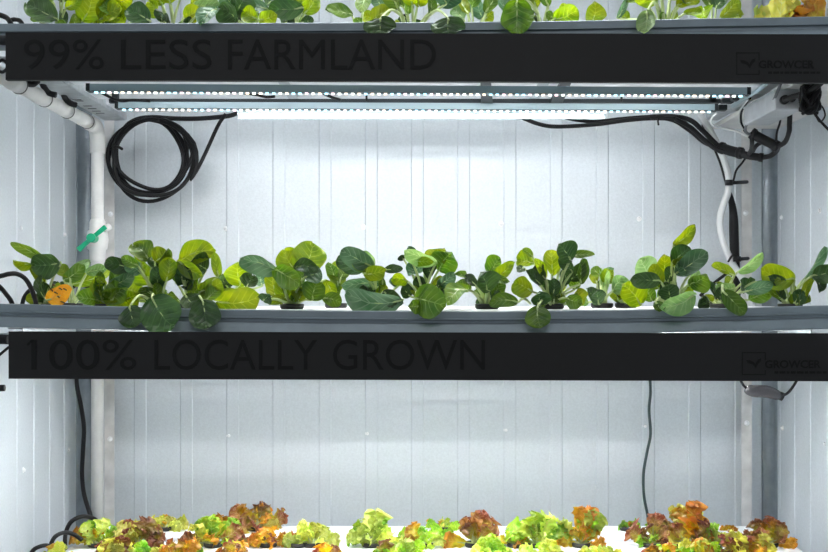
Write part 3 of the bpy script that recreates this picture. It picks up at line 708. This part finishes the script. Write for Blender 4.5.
ROWD = [2.095, 2.265, 2.435, 2.605]
def seedling(tier, rx, row, label, leaves, group, name='bok_choy_plant', cat='bok choy plant', potted=True, dd=0.):
    d = ROWD[row]+dd; s = F/d
    O = Vector(((rx-CX)/s, d, zz(TIER[tier])))
    rt = thing(name, label, cat, O, group)
    if potted: pot(rt, O, O)
    rr = random.Random(int(rx*7+row*13))
    for lf in leaves:
        bx_, by_, tx_, ty_, w, key = lf[:6]; opt = lf[6] if len(lf) > 6 else {}
        db = opt.get('db', d+rr.uniform(-.035, .02)); dt = opt.get('dt', db+rr.uniform(-.03, .012))
        w *= 1.0
        B = P(bx_, by_, db); T = P(tx_, ty_, dt)
        root = O+Vector((rr.uniform(-.006, .006), rr.uniform(-.006, .006), .004))
        if 'rx' in opt: root = P(opt['rx'], opt.get('ry', by_), d)
        blade(root, B, T, w*d/F, key, rt, O, opt.get('roll', rr.uniform(-42, 42)), opt.get('bend', rr.uniform(-.06, .22)), opt.get('cup', rr.uniform(.15, .62)),
              opt.get('shape', 0 if w > 13 else 1), 0, rr, opt.get('curve', rr.uniform(-.09, .09)), sr=opt.get('sr', .0021))
    for k in range(6 if potted and row == 0 else 3):          # young inner leaves round the heart
        a = rr.uniform(-1, 1); L_ = rr.uniform(9, 25)*s/561; bx0 = rx+a*9; by0 = CY-TIER[tier]*s-L_*.45
        tx0 = rx+a*19; ty0 = CY-TIER[tier]*s-L_*1.35
        db = d+rr.uniform(-.03, .03)
        blade(O+Vector((a*.006, 0, .004)), P(bx0, by0, db), P(tx0, ty0, db+rr.uniform(-.015, .015)), rr.uniform(8, 13)*d/F, rr.choice('DMDLML'), rt, O,
              rr.uniform(-55, 55), rr.uniform(-.05, .25), rr.uniform(.2, .7), 1, 0, rr, rr.uniform(-.12, .12), sr=.0017)
    return rt
FR = 1.955                                # distance of leaves that hang over the beam
H = dict(db=1.962, dt=1.949, roll=4, bend=.02, cup=.10, shape=0)
gm = 'bok choy plants of the middle tier'; gt = 'bok choy plants of the upper tier'

MID = [
 (47, 0, 'leftmost bok choy with a yellowed spotted leaf on the middle tier', [
   (45, 259, 11, 242, 11, 'M', dict(shape=1, bend=.08)), (61, 263, 32, 265, 25, 'D', dict(roll=-18, cup=.3, shape=0)), (35, 264, 13, 260, 9, 'L', dict(shape=1)),
   (44, 284, 31, 266, 11, 'L', dict(shape=1)), (47, 304, 43, 281, 13, 'D'), (46, 302, 34, 299, 9, 'M'),
   (47, 300, 72, 289, 19, 'Y', dict(db=2.03, dt=2.018, roll=-14, shape=1, cup=.12, bend=.05, curve=.06))]),
 (72, 1, 'low pale-ribbed bok choy just right of the yellowed leaf on the middle tier', [
   (72, 285, 111, 272, 15, 'L', dict(shape=1, bend=.08)), (66, 275, 90, 260, 11, 'P', dict(shape=1)), (64, 280, 84, 264, 14, 'M'),
   (99, 300, 76, 297, 16, 'M', dict(shape=1, db=2.1, dt=2.08)), (88, 272, 108, 268, 12, 'P', dict(shape=1)), (70, 278, 60, 266, 12, 'L')]),
 (106, 0, 'bok choy below the green valve handle with low round leaves', [
   (104, 294, 128, 288, 18, 'M', dict(shape=0)), (105, 284, 95, 276, 12, 'L'), (131, 268, 105, 262, 17, 'D', dict(shape=1, roll=-25)),
   (112, 284, 135, 272, 15, 'B'), (118, 300, 140, 292, 22, 'L'), (99, 288, 100, 270, 9, 'M'), (108, 292, 114, 268, 12, 'M', dict(roll=30)), (100, 300, 122, 303, 10, 'L', dict(shape=1))]),
 (158, 0, 'big bok choy with two round dark leaves hanging over the grey beam', [
   (130, 306, 136, 327, 24, 'D', dict(H, dt=1.955, rx=150, ry=300)), (152, 298, 174, 328, 40, 'D', dict(H, curve=.05, cup=.16)),
   (150, 262, 133, 246, 22, 'M', dict(shape=1)), (140, 262, 146, 246, 18, 'L'), (138, 266, 121, 257, 11, 'M', dict(shape=1)),
   (155, 262, 166, 250, 22, 'L', dict(bend=.2)), (160, 270, 155, 255, 20, 'D', dict(roll=30)), (150, 285, 144, 262, 24, 'L'), (166, 282, 170, 258, 18, 'L', dict(shape=1)),
   (158, 286, 156, 266, 14, 'D'), (140, 272, 124, 264, 15, 'B', dict(shape=1)), (160, 284, 168, 248, 12, 'M', dict(shape=1, roll=35)),
   (136, 300, 124, 286, 20, 'L'), (158, 300, 140, 288, 16, 'M')]),
 (190, 0, 'bok choy with a large arching lime leaf and one hanging round leaf', [
   (202, 300, 206, 329, 31, 'D', H), (186, 296, 196, 307, 18, 'D', dict(db=2.0, dt=1.99, shape=0)), 
   (181, 262, 216, 250, 26, 'L', dict(shape=1, bend=.22, roll=-12, cup=.25, db=2.12, dt=2.10)), (218, 276, 214, 252, 10, 'L', dict(shape=1, roll=15)),
   (178, 261, 203, 276, 15, 'L', dict(shape=1, roll=10, db=2.05, dt=2.04)), (206, 270, 190, 262, 24, 'D', dict(db=2.1, dt=2.09)), (186, 284, 194, 268, 26, 'D', dict(db=2.08)),
   (200, 292, 222, 282, 20, 'L', dict(shape=0)), (176, 282, 172, 262, 12, 'M', dict(shape=1)), (182, 278, 186, 262, 14, 'D'), (206, 300, 218, 288, 14, 'M')]),
 (232, 1, 'bok choy with a broad lime leaf lying low and two round leaves above it', [
   (240, 284, 237, 262, 25, 'L', dict(shape=0, roll=4, db=2.2)), (228, 288, 222, 274, 19, 'D'), (246, 288, 253, 276, 18, 'D', dict(db=2.15)), 
   (217, 301, 261, 296, 29, 'L', dict(shape=1, db=2.12, dt=2.10, roll=8, bend=.06)), (240, 300, 218, 296, 20, 'L'), (262, 286, 260, 274, 14, 'B')]),
 (292, 0, 'tall bok choy with two glowing lime round leaves and a pale leaf reaching left', [
   (300, 274, 313, 243, 34, 'L', dict(shape=0, roll=-4, cup=.1, db=2.1, dt=2.12)), (300, 274, 284, 250, 26, 'L', dict(shape=0, roll=12, db=2.12, dt=2.13)),
   (278, 271, 240, 258, 19, 'B', dict(shape=1, bend=.06, roll=-28)), (276, 270, 302, 286, 22, 'M', dict(shape=1, bend=.1, roll=12, db=2.04)),
   (296, 268, 320, 272, 14, 'D', dict(db=2.05)), (304, 278, 322, 274, 20, 'B', dict(db=2.03)), (312, 300, 318, 280, 24, 'M', dict(db=2.06)), 
   (325, 280, 334, 300, 13, 'L', dict(shape=1, roll=10)), (322, 298, 341, 303, 15, 'M', dict(shape=1)), (276, 296, 272, 270, 17, 'L', dict(shape=1, db=2.12)),
   (264, 300, 270, 294, 14, 'D', dict(db=2.05)), (282, 300, 284, 276, 16, 'L', dict(shape=1)), (290, 296, 268, 302, 10, 'L', dict(shape=1)), (302, 284, 306, 262, 11, 'M')]),
 (336, 1, 'small bok choy half hidden between the two tallest leafy clumps', [
   (338, 292, 330, 270, 16, 'L'), (334, 280, 328, 262, 12, 'M'), (332, 272, 348, 262, 14, 'L', dict(shape=1)), (340, 280, 346, 268, 12, 'M')]),
 (380, 0, 'bok choy with a long bluish leaf lying to the left, left of the centre', [
   (374, 268, 341, 250, 22, 'B', dict(shape=1, bend=.1, roll=-22, db=2.08)), (362, 272, 338, 256, 18, 'D', dict(shape=1, db=2.12)), (372, 266, 358, 252, 16, 'P', dict(shape=0, db=2.14)),
   (364, 274, 386, 270, 16, 'L', dict(shape=1, bend=.1)), (384, 270, 403, 269, 9, 'D', dict(shape=1)), (403, 300, 346, 292, 26, 'B', dict(shape=1, bend=.12, roll=-25, cup=.3, db=2.03, dt=2.05)),
   (380, 282, 341, 285, 14, 'B', dict(shape=1, roll=-30, db=2.1)), (384, 292, 404, 303, 16, 'D', dict(shape=1, db=2.05)), (398, 286, 394, 276, 13, 'B'), (366, 300, 348, 303, 8, 'P', dict(shape=1)),
   (372, 268, 352, 262, 14, 'M')]),
 (425, 0, 'bok choy at the centre with thick pale stalks and a round leaf touching the rim', [
   (416, 298, 446, 306, 32, 'M', dict(shape=0, db=1.985, dt=1.955, roll=4, rx=418, ry=298, cup=.1)), (418, 306, 408, 306, 14, 'M', dict(db=1.975, dt=1.958, shape=0)),
   (440, 268, 452, 252, 30, 'M', dict(shape=0, roll=6, db=2.12)), (430, 262, 444, 248, 22, 'L', dict(shape=0, roll=24, db=2.13)), (436, 262, 404, 250, 15, 'P', dict(shape=1, bend=.1, roll=-35, db=2.08)),
   (410, 256, 408, 246, 9, 'D'), (404, 260, 401, 255, 8, 'D'), (412, 262, 434, 262, 10, 'L', dict(shape=1)), (424, 264, 408, 276, 16, 'B', dict(shape=1, bend=.12)), 
   (408, 282, 393, 278, 13, 'L', dict(shape=1)), (430, 276, 424, 264, 14, 'D'), (422, 292, 418, 276, 13, 'D'), (410, 296, 402, 286, 15, 'D'), (438, 286, 454, 272, 14, 'B', dict(shape=1, roll=30)),
   (445, 302, 450, 282, 16, 'M', dict(shape=1, db=2.12)), (452, 302, 456, 284, 12, 'M', dict(db=2.15))]),
 (487, 0, 'smaller bok choy with one leaf drooping left, right of the centre', [
   (490, 274, 500, 257, 15, 'M', dict(shape=1)), (494, 280, 515, 262, 13, 'L', dict(shape=1, sr=.003)), (487, 290, 480, 272, 24, 'D', dict(shape=0, db=2.04)), 
   (470, 290, 456, 282, 13, 'M', dict(shape=1)), (466, 276, 454, 274, 7, 'M', dict(shape=1)), (468, 290, 447, 306, 17, 'M', dict(shape=1, roll=34, bend=.16, db=2.04, dt=1.99)),
   (518, 302, 489, 304, 15, 'M', dict(shape=1, rx=530, ry=303, db=2.03, dt=2.03, roll=10)), (485, 304, 476, 303, 12, 'D'), (496, 276, 510, 282, 8, 'M', dict(shape=1, bend=.2)), (476, 286, 464, 276, 10, 'D')]),
 (552, 0, 'upright dense bok choy with a small round leaf hanging over the beam', [
   (538, 306, 541, 328, 24, 'M', dict(H)), (538, 304, 539, 291, 19, 'D', dict(db=2.0, dt=1.99, shape=0)),
   (533, 292, 514, 282, 20, 'L', dict(shape=0, db=2.05)), (534, 264, 517, 262, 20, 'L', dict(shape=1, bend=.14)), (532, 256, 522, 249, 7, 'M', dict(shape=1)), (524, 268, 517, 272, 8, 'D'),
   (552, 276, 550, 250, 19, 'L', dict(shape=1)), (570, 260, 558, 244, 23, 'D', dict(shape=0, roll=15, db=2.05)), (562, 262, 570, 243, 12, 'L', dict(shape=1, db=2.08)), (572, 272, 560, 256, 12, 'D', dict(shape=1)),
   (571, 256, 595, 255, 8, 'M', dict(shape=1, bend=.14)), (570, 280, 585, 263, 15, 'D', dict(shape=1)), (580, 284, 582, 258, 12, 'M', dict(shape=1, roll=30)), (556, 284, 536, 281, 11, 'D', dict(shape=1)),
   (546, 280, 538, 264, 14, 'D', dict(shape=1)), (564, 286, 566, 268, 12, 'D', dict(shape=1)), (574, 290, 582, 274, 14, 'M', dict(shape=1)), (566, 298, 582, 303, 16, 'M', dict(shape=1)), 
   (580, 306, 578, 288, 14, 'L', dict(shape=1)), (545, 278, 535, 258, 9, 'L', dict(shape=1)), (552, 296, 554, 278, 12, 'D'), (540, 284, 526, 270, 11, 'D', dict(shape=1))]),
 (602, 1, 'small back-row bok choy with pale upright stalks and a dark flat top leaf', [
   (604, 272, 614, 268, 6, 'B', dict(shape=1)), (600, 276, 592, 268, 11, 'M'), (606, 282, 613, 270, 14, 'L', dict(shape=1)), (599, 304, 597, 290, 15, 'D', dict(db=2.1)), 
   (597, 284, 592, 274, 9, 'L'), (612, 292, 624, 276, 20, 'P', dict(shape=0)), (588, 302, 578, 300, 9, 'P', dict(shape=1)), (602, 290, 600, 268, 6, 'P', dict(shape=1, sr=.004)), (606, 290, 607, 270, 6, 'P', dict(shape=1, sr=.003))]),
 (626, 1, 'bok choy with one broad lime leaf leaning left beside the tall right clump', [
   (640, 304, 622, 284, 27, 'L', dict(shape=0, roll=10, db=2.06)), (650, 278, 640, 258, 26, 'P', dict(shape=0, roll=20, db=2.3)), (618, 300, 614, 290, 12, 'L')]),
 (672, 0, 'tallest bok choy with one lime leaf standing straight up, at the right', [
   (674, 244, 695, 224, 13, 'L', dict(shape=1, roll=4, sr=.0022)), (672, 262, 690, 247, 24, 'D', dict(shape=0, roll=10, db=2.08)), (676, 264, 684, 256, 12, 'L'),
   (676, 274, 708, 252, 20, 'B', dict(shape=1, db=2.05)), (690, 274, 676, 266, 20, 'B', dict(db=2.04)), (690, 284, 707, 274, 22, 'M', dict(shape=0, db=2.08)), (664, 278, 664, 254, 20, 'L', dict(shape=1)), 
   (660, 281, 630, 280, 17, 'D', dict(shape=1, roll=-12, db=2.04)), (668, 282, 670, 266, 12, 'D'), (671, 300, 668, 284, 19, 'D', dict(shape=0, db=2.0, dt=1.99)), 
   (693, 295, 659, 308, 20, 'P', dict(shape=1, db=1.98, dt=1.955, roll=-8, bend=.1)), (656, 302, 660, 312, 12, 'M', dict(db=1.965, dt=1.955)), (658, 288, 648, 276, 14, 'L', dict(shape=1)), 
   (652, 300, 645, 284, 14, 'M'), (688, 286, 696, 268, 11, 'P', dict(shape=1)), (648, 298, 640, 288, 18, 'L'), (662, 284, 652, 264, 14, 'L', dict(shape=1))]),
 (722, 0, 'bok choy with a dark leaf hanging over the rim at the right', [
   (723, 291, 745, 314, 17, 'M', dict(H, roll=14, shape=1, rx=722, ry=296, dt=1.96)), (734, 276, 711, 266, 11, 'L', dict(shape=1)), (738, 272, 762, 252, 12, 'P', dict(shape=1, db=2.18)), (744, 282, 752, 286, 16, 'D', dict(shape=0)), 
   (744, 292, 772, 284, 13, 'B', dict(shape=1, db=2.03)), (748, 300, 770, 292, 18, 'M', dict(db=2.12)), (712, 303, 706, 294, 14, 'L', dict(db=2.15)), (735, 288, 715, 286, 12, 'P', dict(shape=1)), (755, 282, 768, 290, 9, 'B'), (714, 304, 724, 300, 9, 'L', dict(db=2.16)), (744, 290, 740, 280, 14, 'D')]),
 (790, 0, 'bok choy near the right wall with a large lime leaf leaning left', [
   (794, 279, 761, 268, 25, 'L', dict(shape=0, roll=-8, curve=-.12, bend=.1)), (790, 284, 762, 278, 15, 'L', dict(shape=1, roll=-10)), (784, 287, 768, 276, 12, 'D', dict(shape=1)), 
   (800, 284, 824, 246, 12, 'B', dict(shape=1)), (804, 297, 812, 278, 9, 'L', dict(shape=1)), (812, 276, 836, 270, 19, 'D', dict(shape=0)), (816, 279, 819, 293, 11, 'D', dict(shape=0)), (786, 298, 793, 284, 9, 'L', dict(shape=1)), (780, 298, 768, 288, 10, 'M', dict(shape=1))]),
]
for rx, row, lb, lv in MID: seedling('mid', rx, row, lb, lv, gm)

TOP = [
 (60, 0, 'upper tier bok choy farthest left with a dark round leaf', [
   (58, 20, 27, 4, 24, 'D', dict(shape=0, cup=.3)), (54, 4, 34, -4, 12, 'L'), (60, 2, 72, -16, 18, 'M'), (52, 0, 48, -18, 18, 'M'), (82, 21, 92, -6, 25, 'L', dict(shape=0)), (66, 8, 82, -2, 12, 'L', dict(shape=1)), (64, -4, 64, -22, 20, 'L'), (40, 22, 36, 14, 12, 'M')]),
 (106, 0, 'upper tier bok choy with a broad lime leaf, second from the left', [
   (104, 20, 116, -4, 26, 'L', dict(shape=0)), (100, 20, 122, 8, 22, 'L'), (150, 22, 126, 10, 22, 'D', dict(shape=0, roll=10, db=2.02)), (110, 22, 124, 16, 12, 'L', dict(shape=1)), (112, 4, 134, -4, 18, 'L'), (118, 16, 96, 4, 16, 'M')]),
 (174, 0, 'upper tier bok choy with a fan of pale yellow stalks, third from the left', [
   (162, 4, 152, -14, 18, 'L', dict(sr=.003)), (170, 2, 166, -14, 16, 'L', dict(sr=.003)), (180, 0, 186, -18, 18, 'M'), (192, 6, 206, -8, 14, 'L', dict(sr=.003)), (188, 22, 202, 9, 19, 'L', dict(shape=0)), (158, 18, 150, 2, 14, 'L', dict(shape=1)), (162, 20, 156, 8, 9, 'D'), 
   (216, 9, 201, 26, 18, 'B', dict(shape=1, db=1.99, dt=1.957, roll=20)), (196, 6, 220, 4, 14, 'P', dict(shape=1))]),
 (248, 0, 'upper tier bok choy mass of dark and lime leaves, fourth from the left', [
   (238, 22, 222, 8, 22, 'D', dict(shape=0)), (236, 14, 246, -6, 22, 'D'), (234, 6, 224, -6, 18, 'B'), (268, 10, 240, 4, 13, 'B', dict(shape=1, bend=.2)), (258, 20, 244, 12, 17, 'L', dict(shape=0, db=2.05)), (260, 20, 277, 14, 15, 'L', dict(shape=0, db=2.04)), (240, 22, 232, 14, 15, 'D'),
   (262, 2, 250, -8, 16, 'M'), (266, 6, 282, -6, 18, 'D')]),
 (295, 0, 'upper tier bok choy with a wide dark horizontal leaf, left of the middle', [
   (303, 8, 268, 8, 19, 'D', dict(shape=1, db=2.04, roll=-15, bend=.08)), (304, 14, 315, -6, 15, 'L', dict(shape=1)), (301, 23, 314, 20, 11, 'D'), (296, 8, 292, -8, 16, 'M'), (286, 22, 292, 16, 10, 'D'), (300, 4, 278, -8, 16, 'B'), (298, 12, 304, -8, 12, 'L', dict(shape=1))]),
 (358, 1, 'upper tier small bok choy with a single leaf reaching left and one hanging leaf', [
   (352, 15, 325, 10, 15, 'M', dict(shape=0, curve=-.06)), (366, -4, 361, 13, 15, 'M', dict(shape=0, roll=8)), (378, 20, 362, 16, 13, 'L'), (372, 22, 391, 9, 15, 'L', dict(db=2.1)), (382, 8, 372, -4, 14, 'B'), (360, 22, 356, 17, 7, 'M')]),
 (412, 0, 'upper tier bok choy at the middle with two dark leaves hanging over the beam', [
   (381, 18, 381, 36, 30, 'D', dict(H, cup=.14, rx=404, ry=18)), (448, 18, 449, 36, 32, 'D', dict(H, cup=.14, rx=425, ry=19)), (398, 8, 386, -12, 14, 'M', dict(sr=.0034)), (408, 14, 406, -4, 9, 'M', dict(shape=1)), (430, 14, 430, -4, 10, 'M', dict(shape=1)), 
   (418, 4, 422, -8, 14, 'L'), (440, 4, 462, -6, 16, 'B', dict(shape=1)), (446, 4, 442, -12, 14, 'B'), (412, 4, 410, -14, 16, 'L'), (404, 8, 380, -2, 13, 'M')]),
 (474, 1, 'upper tier bok choy with crossing pale stalks, right of the middle', [
   (464, 20, 452, 10, 16, 'P'), (468, 14, 456, -4, 13, 'L', dict(sr=.003)), (482, 18, 476, -4, 13, 'B', dict(shape=1)), (486, 12, 498, -8, 14, 'M', dict(sr=.003)), (484, 22, 494, 12, 18, 'L'), (472, 8, 468, -10, 16, 'M')]),
 (540, 0, 'upper tier bok choy with a folded triangular leaf hanging over the beam', [
   (517, 2, 516, 37, 30, 'M', dict(H, cup=.5, shape=0, rx=538, ry=14)), (508, 18, 500, -4, 14, 'B', dict(shape=1)), (510, 14, 512, 0, 16, 'D'), (524, 8, 526, -8, 16, 'L'), (536, 8, 534, -10, 13, 'L', dict(sr=.003)), (548, 6, 544, -12, 12, 'M', dict(sr=.003)),
   (553, 20, 578, 9, 22, 'L', dict(shape=0)), (591, 22, 595, 1, 20, 'L', dict(shape=0, roll=6)), (552, 18, 546, 12, 9, 'M'), (560, 14, 566, 4, 12, 'L')]),
 (664, 0, 'upper tier bok choy with a fan of yellow stalks and a twisted pale hanging leaf', [
   (647, 12, 644, 34, 16, 'P', dict(H, roll=28, cup=.4, rx=660, ry=10)), (656, 2, 634, -4, 13, 'L', dict(sr=.0032)), (662, 0, 656, -18, 16, 'L', dict(sr=.0032)), (670, 0, 676, -18, 16, 'L', dict(sr=.0032)), (676, 6, 700, 2, 15, 'L'), (628, 19, 620, 15, 13, 'L', dict(db=2.2)), 
   (618, 18, 628, -2, 7, 'B', dict(shape=1)), (682, 2, 676, -6, 14, 'D'), (684, 14, 702, 12, 9, 'L', dict(shape=1)), (650, 8, 626, 2, 12, 'M', dict(shape=1))]),
 (712, 1, 'upper tier bok choy with lime leaves, right of the twisted leaf', [
   (704, 10, 704, 20, 17, 'L', dict(db=2.2)), (720, 18, 738, -2, 15, 'L', dict(shape=1)), (730, 16, 744, 14, 14, 'L'), (712, 8, 702, -6, 13, 'M', dict(shape=1)), (716, 8, 726, -8, 14, 'D')]),
]
for rx, row, lb, lv in TOP: seedling('top', rx, row, lb, lv, gt)

# lettuce: ruffled rosettes inside a stated outline (centre px, top px, half width px)
def lettuce(tier, cx, top, hw, row, mix, label, n=13, base=None, seed=0, group='lettuces of the lowest tier'):
    d = ROWD[row]; s = F/d; rr = random.Random(seed or int(cx*3+top))
    O = Vector(((cx-CX)/s, d, zz(TIER[tier])))
    rt = thing('lettuce_plant', label, 'lettuce', O, group); pot(rt, O, O, .018)
    by = CY-TIER[tier]*s; Hh = max(8, (by-top))/s; Wd = hw/s
    for i in range(n):
        f = (i+.5)/n; az = i*2.399+rr.uniform(-.5, .5)
        el = math.radians(8+72*(1-f)+rr.uniform(-14, 14)) if i else math.radians(84)
        hx = math.cos(az)*math.cos(el); hy = math.sin(az)*math.cos(el)*.9; hz = math.sin(el)
        k = rr.uniform(.6, 1.08)
        T = O+Vector((hx*Wd*1.3*k, hy*min(Wd, .06)*k, max(.012, hz*Hh*k)+.002))
        if i == 0: T = O+Vector((rr.uniform(-.35, .35)*Wd, -.01, Hh*1.03))
        if i == 1: T = O+Vector((rr.uniform(-.8, .8)*Wd, .01, Hh*.85))
        B = O.lerp(T, .30)+Vector((0, 0, .004))
        w = max(.018, min(.050, (T-B).length*rr.uniform(.6, 1.0)))
        key = mix[rr.randrange(len(mix))] if i else mix[0]
        blade(O+Vector((0, 0, .004)), B, T, w, key, rt, O, rr.uniform(-50, 50), rr.uniform(-.05, .22), rr.uniform(.1, .5), 2, 1.0, rr,
              rr.uniform(-.12, .12), 12, 18, True, .0022, lstalk_m)
    return rt
LT = [
 (58, 541, 16, 1, ['ly', 'lo', 'll'], 'yellow-green lettuce among the black hoses at the bottom left'),
 (97, 519, 22, 2, ['ll', 'lg', 'll', 'lo'], 'lime lettuce with a brown tip right of the black hoses'),
 (140, 518, 24, 2, ['lr', 'lr', 'lo', 'ly'], 'dark red lettuce, leftmost of the red ones'),
 (165, 516, 22, 3, ['ly', 'ly', 'lo', 'll'], 'yellow and orange lettuce behind the leftmost red one'),
 (180, 538, 24, 1, ['lr', 'lo', 'lg'], 'low brownish lettuce in front, between the red and green-red heads'),
 (213, 516, 26, 2, ['lg', 'lr', 'lo', 'ly'], 'green and red lettuce left of the tall orange head'),
 (256, 503, 28, 3, ['lo', 'lr', 'ly', 'lr'], 'tall orange lettuce with dark red leaf, highest on the left side'),
 (268, 530, 26, 2, ['lo', 'lr', 'lo'], 'low orange-red lettuce in front of the tall orange head'),
 (312, 520, 26, 2, ['ll', 'll', 'ly', 'lr'], 'pale lime lettuce right of the tall orange head'),
 (330, 543, 18, 1, ['lo', 'lo', 'lr'], 'orange lettuce cut by the bottom of the picture, left of the middle'),
 (371, 510, 26, 2, ['ll', 'll', 'lg', 'll'], 'pale lime lettuce with a raised tip, left of the middle'),
 (384, 540, 20, 1, ['lr', 'lg', 'll'], 'low red and green lettuce in front of the pale raised one'),
 (425, 526, 26, 2, ['lg', 'll', 'lg', 'lo'], 'leafy green lettuce at the middle of the lowest tier'),
 (443, 522, 16, 3, ['lo', 'ly', 'lg'], 'small orange lettuce leaf cluster left of the reddish tall one'),
 (474, 511, 24, 2, ['lr', 'lo', 'lr', 'lr'], 'reddish-brown lettuce with a pointed raised tip at the middle'),
 (494, 536, 20, 1, ['lg', 'll'], 'low bright green lettuce in front of the reddish one'),
 (536, 513, 26, 2, ['lg', 'lg', 'll', 'lo'], 'tall green lettuce with curled leaves right of the middle'),
 (543, 542, 26, 1, ['ll', 'lg', 'ly'], 'low lime lettuce in front of the tall green one'),
 (581, 507, 27, 2, ['lo', 'lo', 'lg', 'll'], 'orange lettuce with one leaf standing high over green ones'),
 (597, 545, 20, 1, ['ll', 'ly'], 'low pale lettuce in front of the orange standing leaf'),
 (628, 523, 12, 3, ['lo', 'lg', 'lg'], 'small green lettuce with an orange tip under the hanging wire'),
 (651, 514, 20, 2, ['lr', 'lr', 'lr', 'lg'], 'purplish red lettuce right below the hanging wire'),
 (664, 543, 26, 1, ['lo', 'lr', 'lg'], 'low orange lettuce in front of the purplish one'),
 (685, 503, 25, 2, ['lo', 'lo', 'ly', 'lr'], 'tallest orange-brown lettuce on the right side'),
 (713, 523, 17, 2, ['lg', 'lg', 'll'], 'small bright green lettuce right of the tallest orange one'),
 (731, 531, 20, 1, ['ly', 'ly', 'lr'], 'yellow lettuce near the right channel end'),
 (769, 517, 21, 2, ['lr', 'lo', 'lr'], 'red and orange lettuce farthest right on the lowest tier'),
 (118, 536, 22, 1, ['lr', 'ly', 'll'], 'low mixed lettuce in front of the leftmost red one, mostly below the frame'),
 (148, 541, 20, 1, ['lg', 'lr', 'ly'], 'low green and red lettuce at the bottom edge under the leftmost red one'),
 (232, 541, 20, 1, ['lr', 'lo'], 'low dark red lettuce at the bottom edge under the green and red head'),
 (298, 535, 18, 2, ['ll', 'lo', 'lg'], 'small lime lettuce between the orange-red and the pale lime heads'),
 (410, 538, 20, 1, ['ll', 'lg'], 'low lime lettuce at the bottom edge left of the leafy green one'),
 (516, 535, 18, 2, ['ll', 'lo'], 'small pale lettuce between the reddish and the tall green heads'),
 (700, 538, 22, 1, ['lo', 'ly', 'lg'], 'low orange-yellow lettuce in front of the small bright green one'),
 (758, 534, 20, 1, ['ly', 'lo', 'lr'], 'low yellow-orange lettuce in front of the farthest right one'),
]
for cx, top, hw, row, mx, lb in LT: lettuce('low', cx, top, hw, row, mx, lb, n=14 if hw > 18 else 10)
lettuce('top', 778, -8, 16, 2, ['ly', 'll', 'ly'], 'yellow-green lettuce on the upper tier near the right wall', 11, group='lettuces of the upper tier')
lettuce('top', 800, -6, 17, 2, ['lo', 'lr', 'lo'], 'orange-brown lettuce on the upper tier at the far right', 11, group='lettuces of the upper tier')
# withered seedling on the empty back channel
O = P(729, 524.5, 2.60); O.z = zz(TIER['low'])
ws = thing('withered_seedling', 'tiny withered orange seedling lying on the empty right end of the back channel', 'seedling', O)
for k, (dx, dz, w) in enumerate(((-.018, .008, .016), (-.008, .012, .014), (.008, .012, .014), (.016, .006, .014), (.002, .007, .018))):
    blade(O+Vector((0, 0, .001)), O+Vector((dx*.2, 0, .003)), O+Vector((dx, -.004*k, dz+.001)), w, 'lo', ws, O, 20*k-40, .2, .4, 2, 1.0, R, 0, 8, 10, False)
# spots on the yellowed leaf
yl = [o for o in bpy.data.objects if o.name.startswith('leaf') and o.data and o.data.materials and o.data.materials[0] == LEAF['Y']][0]
yl['label'] = 'yellowed leaf with dark spots'
O = yl.parent.location
for x, y, w in ((54, 285.5, 3), (52, 290.5, 2), (56, 293, 3.5), (60.5, 289, 3), (65, 289.5, 3.5), (58.5, 297, 2), (63, 302.5, 4.5)):
    a = P(x-w/2, y-.9, 2.014); b_ = P(x+w/2, y+.9, 2.014); m = MB().tube([a, (a+b_)/2+Vector((0, -.0005, .0006)), b_], .0012, 6, 2)
    o = m.build('leaf_spot', tag_o, yl, O, True)

# ------------------------------------------------------------------ camera, world, light
al = bpy.data.lights.new('added_overhead_fill', 'AREA'); al.shape = 'RECTANGLE'; al.size = 1.3; al.size_y = .16; al.energy = 9; al.color = (1, .98, .95)  # unseen fill light added to brighten beam edges from above
ao = bpy.data.objects.new('added_overhead_fill', al); C.objects.link(ao); ao.location = (0, .75, ZT-.03)
cam = bpy.data.cameras.new('camera'); co_ = bpy.data.objects.new('camera', cam); C.objects.link(co_)
co_.location = (0, 0, ZOFF); co_.rotation_euler = (math.radians(90), 0, 0)
cam.sensor_width = 36; cam.lens = F/828*36; cam.shift_y = (CY-276)/828; cam.clip_start = .05
scn.camera = co_
w = bpy.data.worlds.new('world'); scn.world = w; w.use_nodes = True
w.node_tree.nodes['Background'].inputs[0].default_value = (.90, .95, 1.0, 1); w.node_tree.nodes['Background'].inputs[1].default_value = .42
scn.view_settings.view_transform = 'Standard'; scn.view_settings.look = 'None'; scn.view_settings.gamma = 1
scn.view_settings.use_curve_mapping = False; scn.view_settings.exposure = 0.0
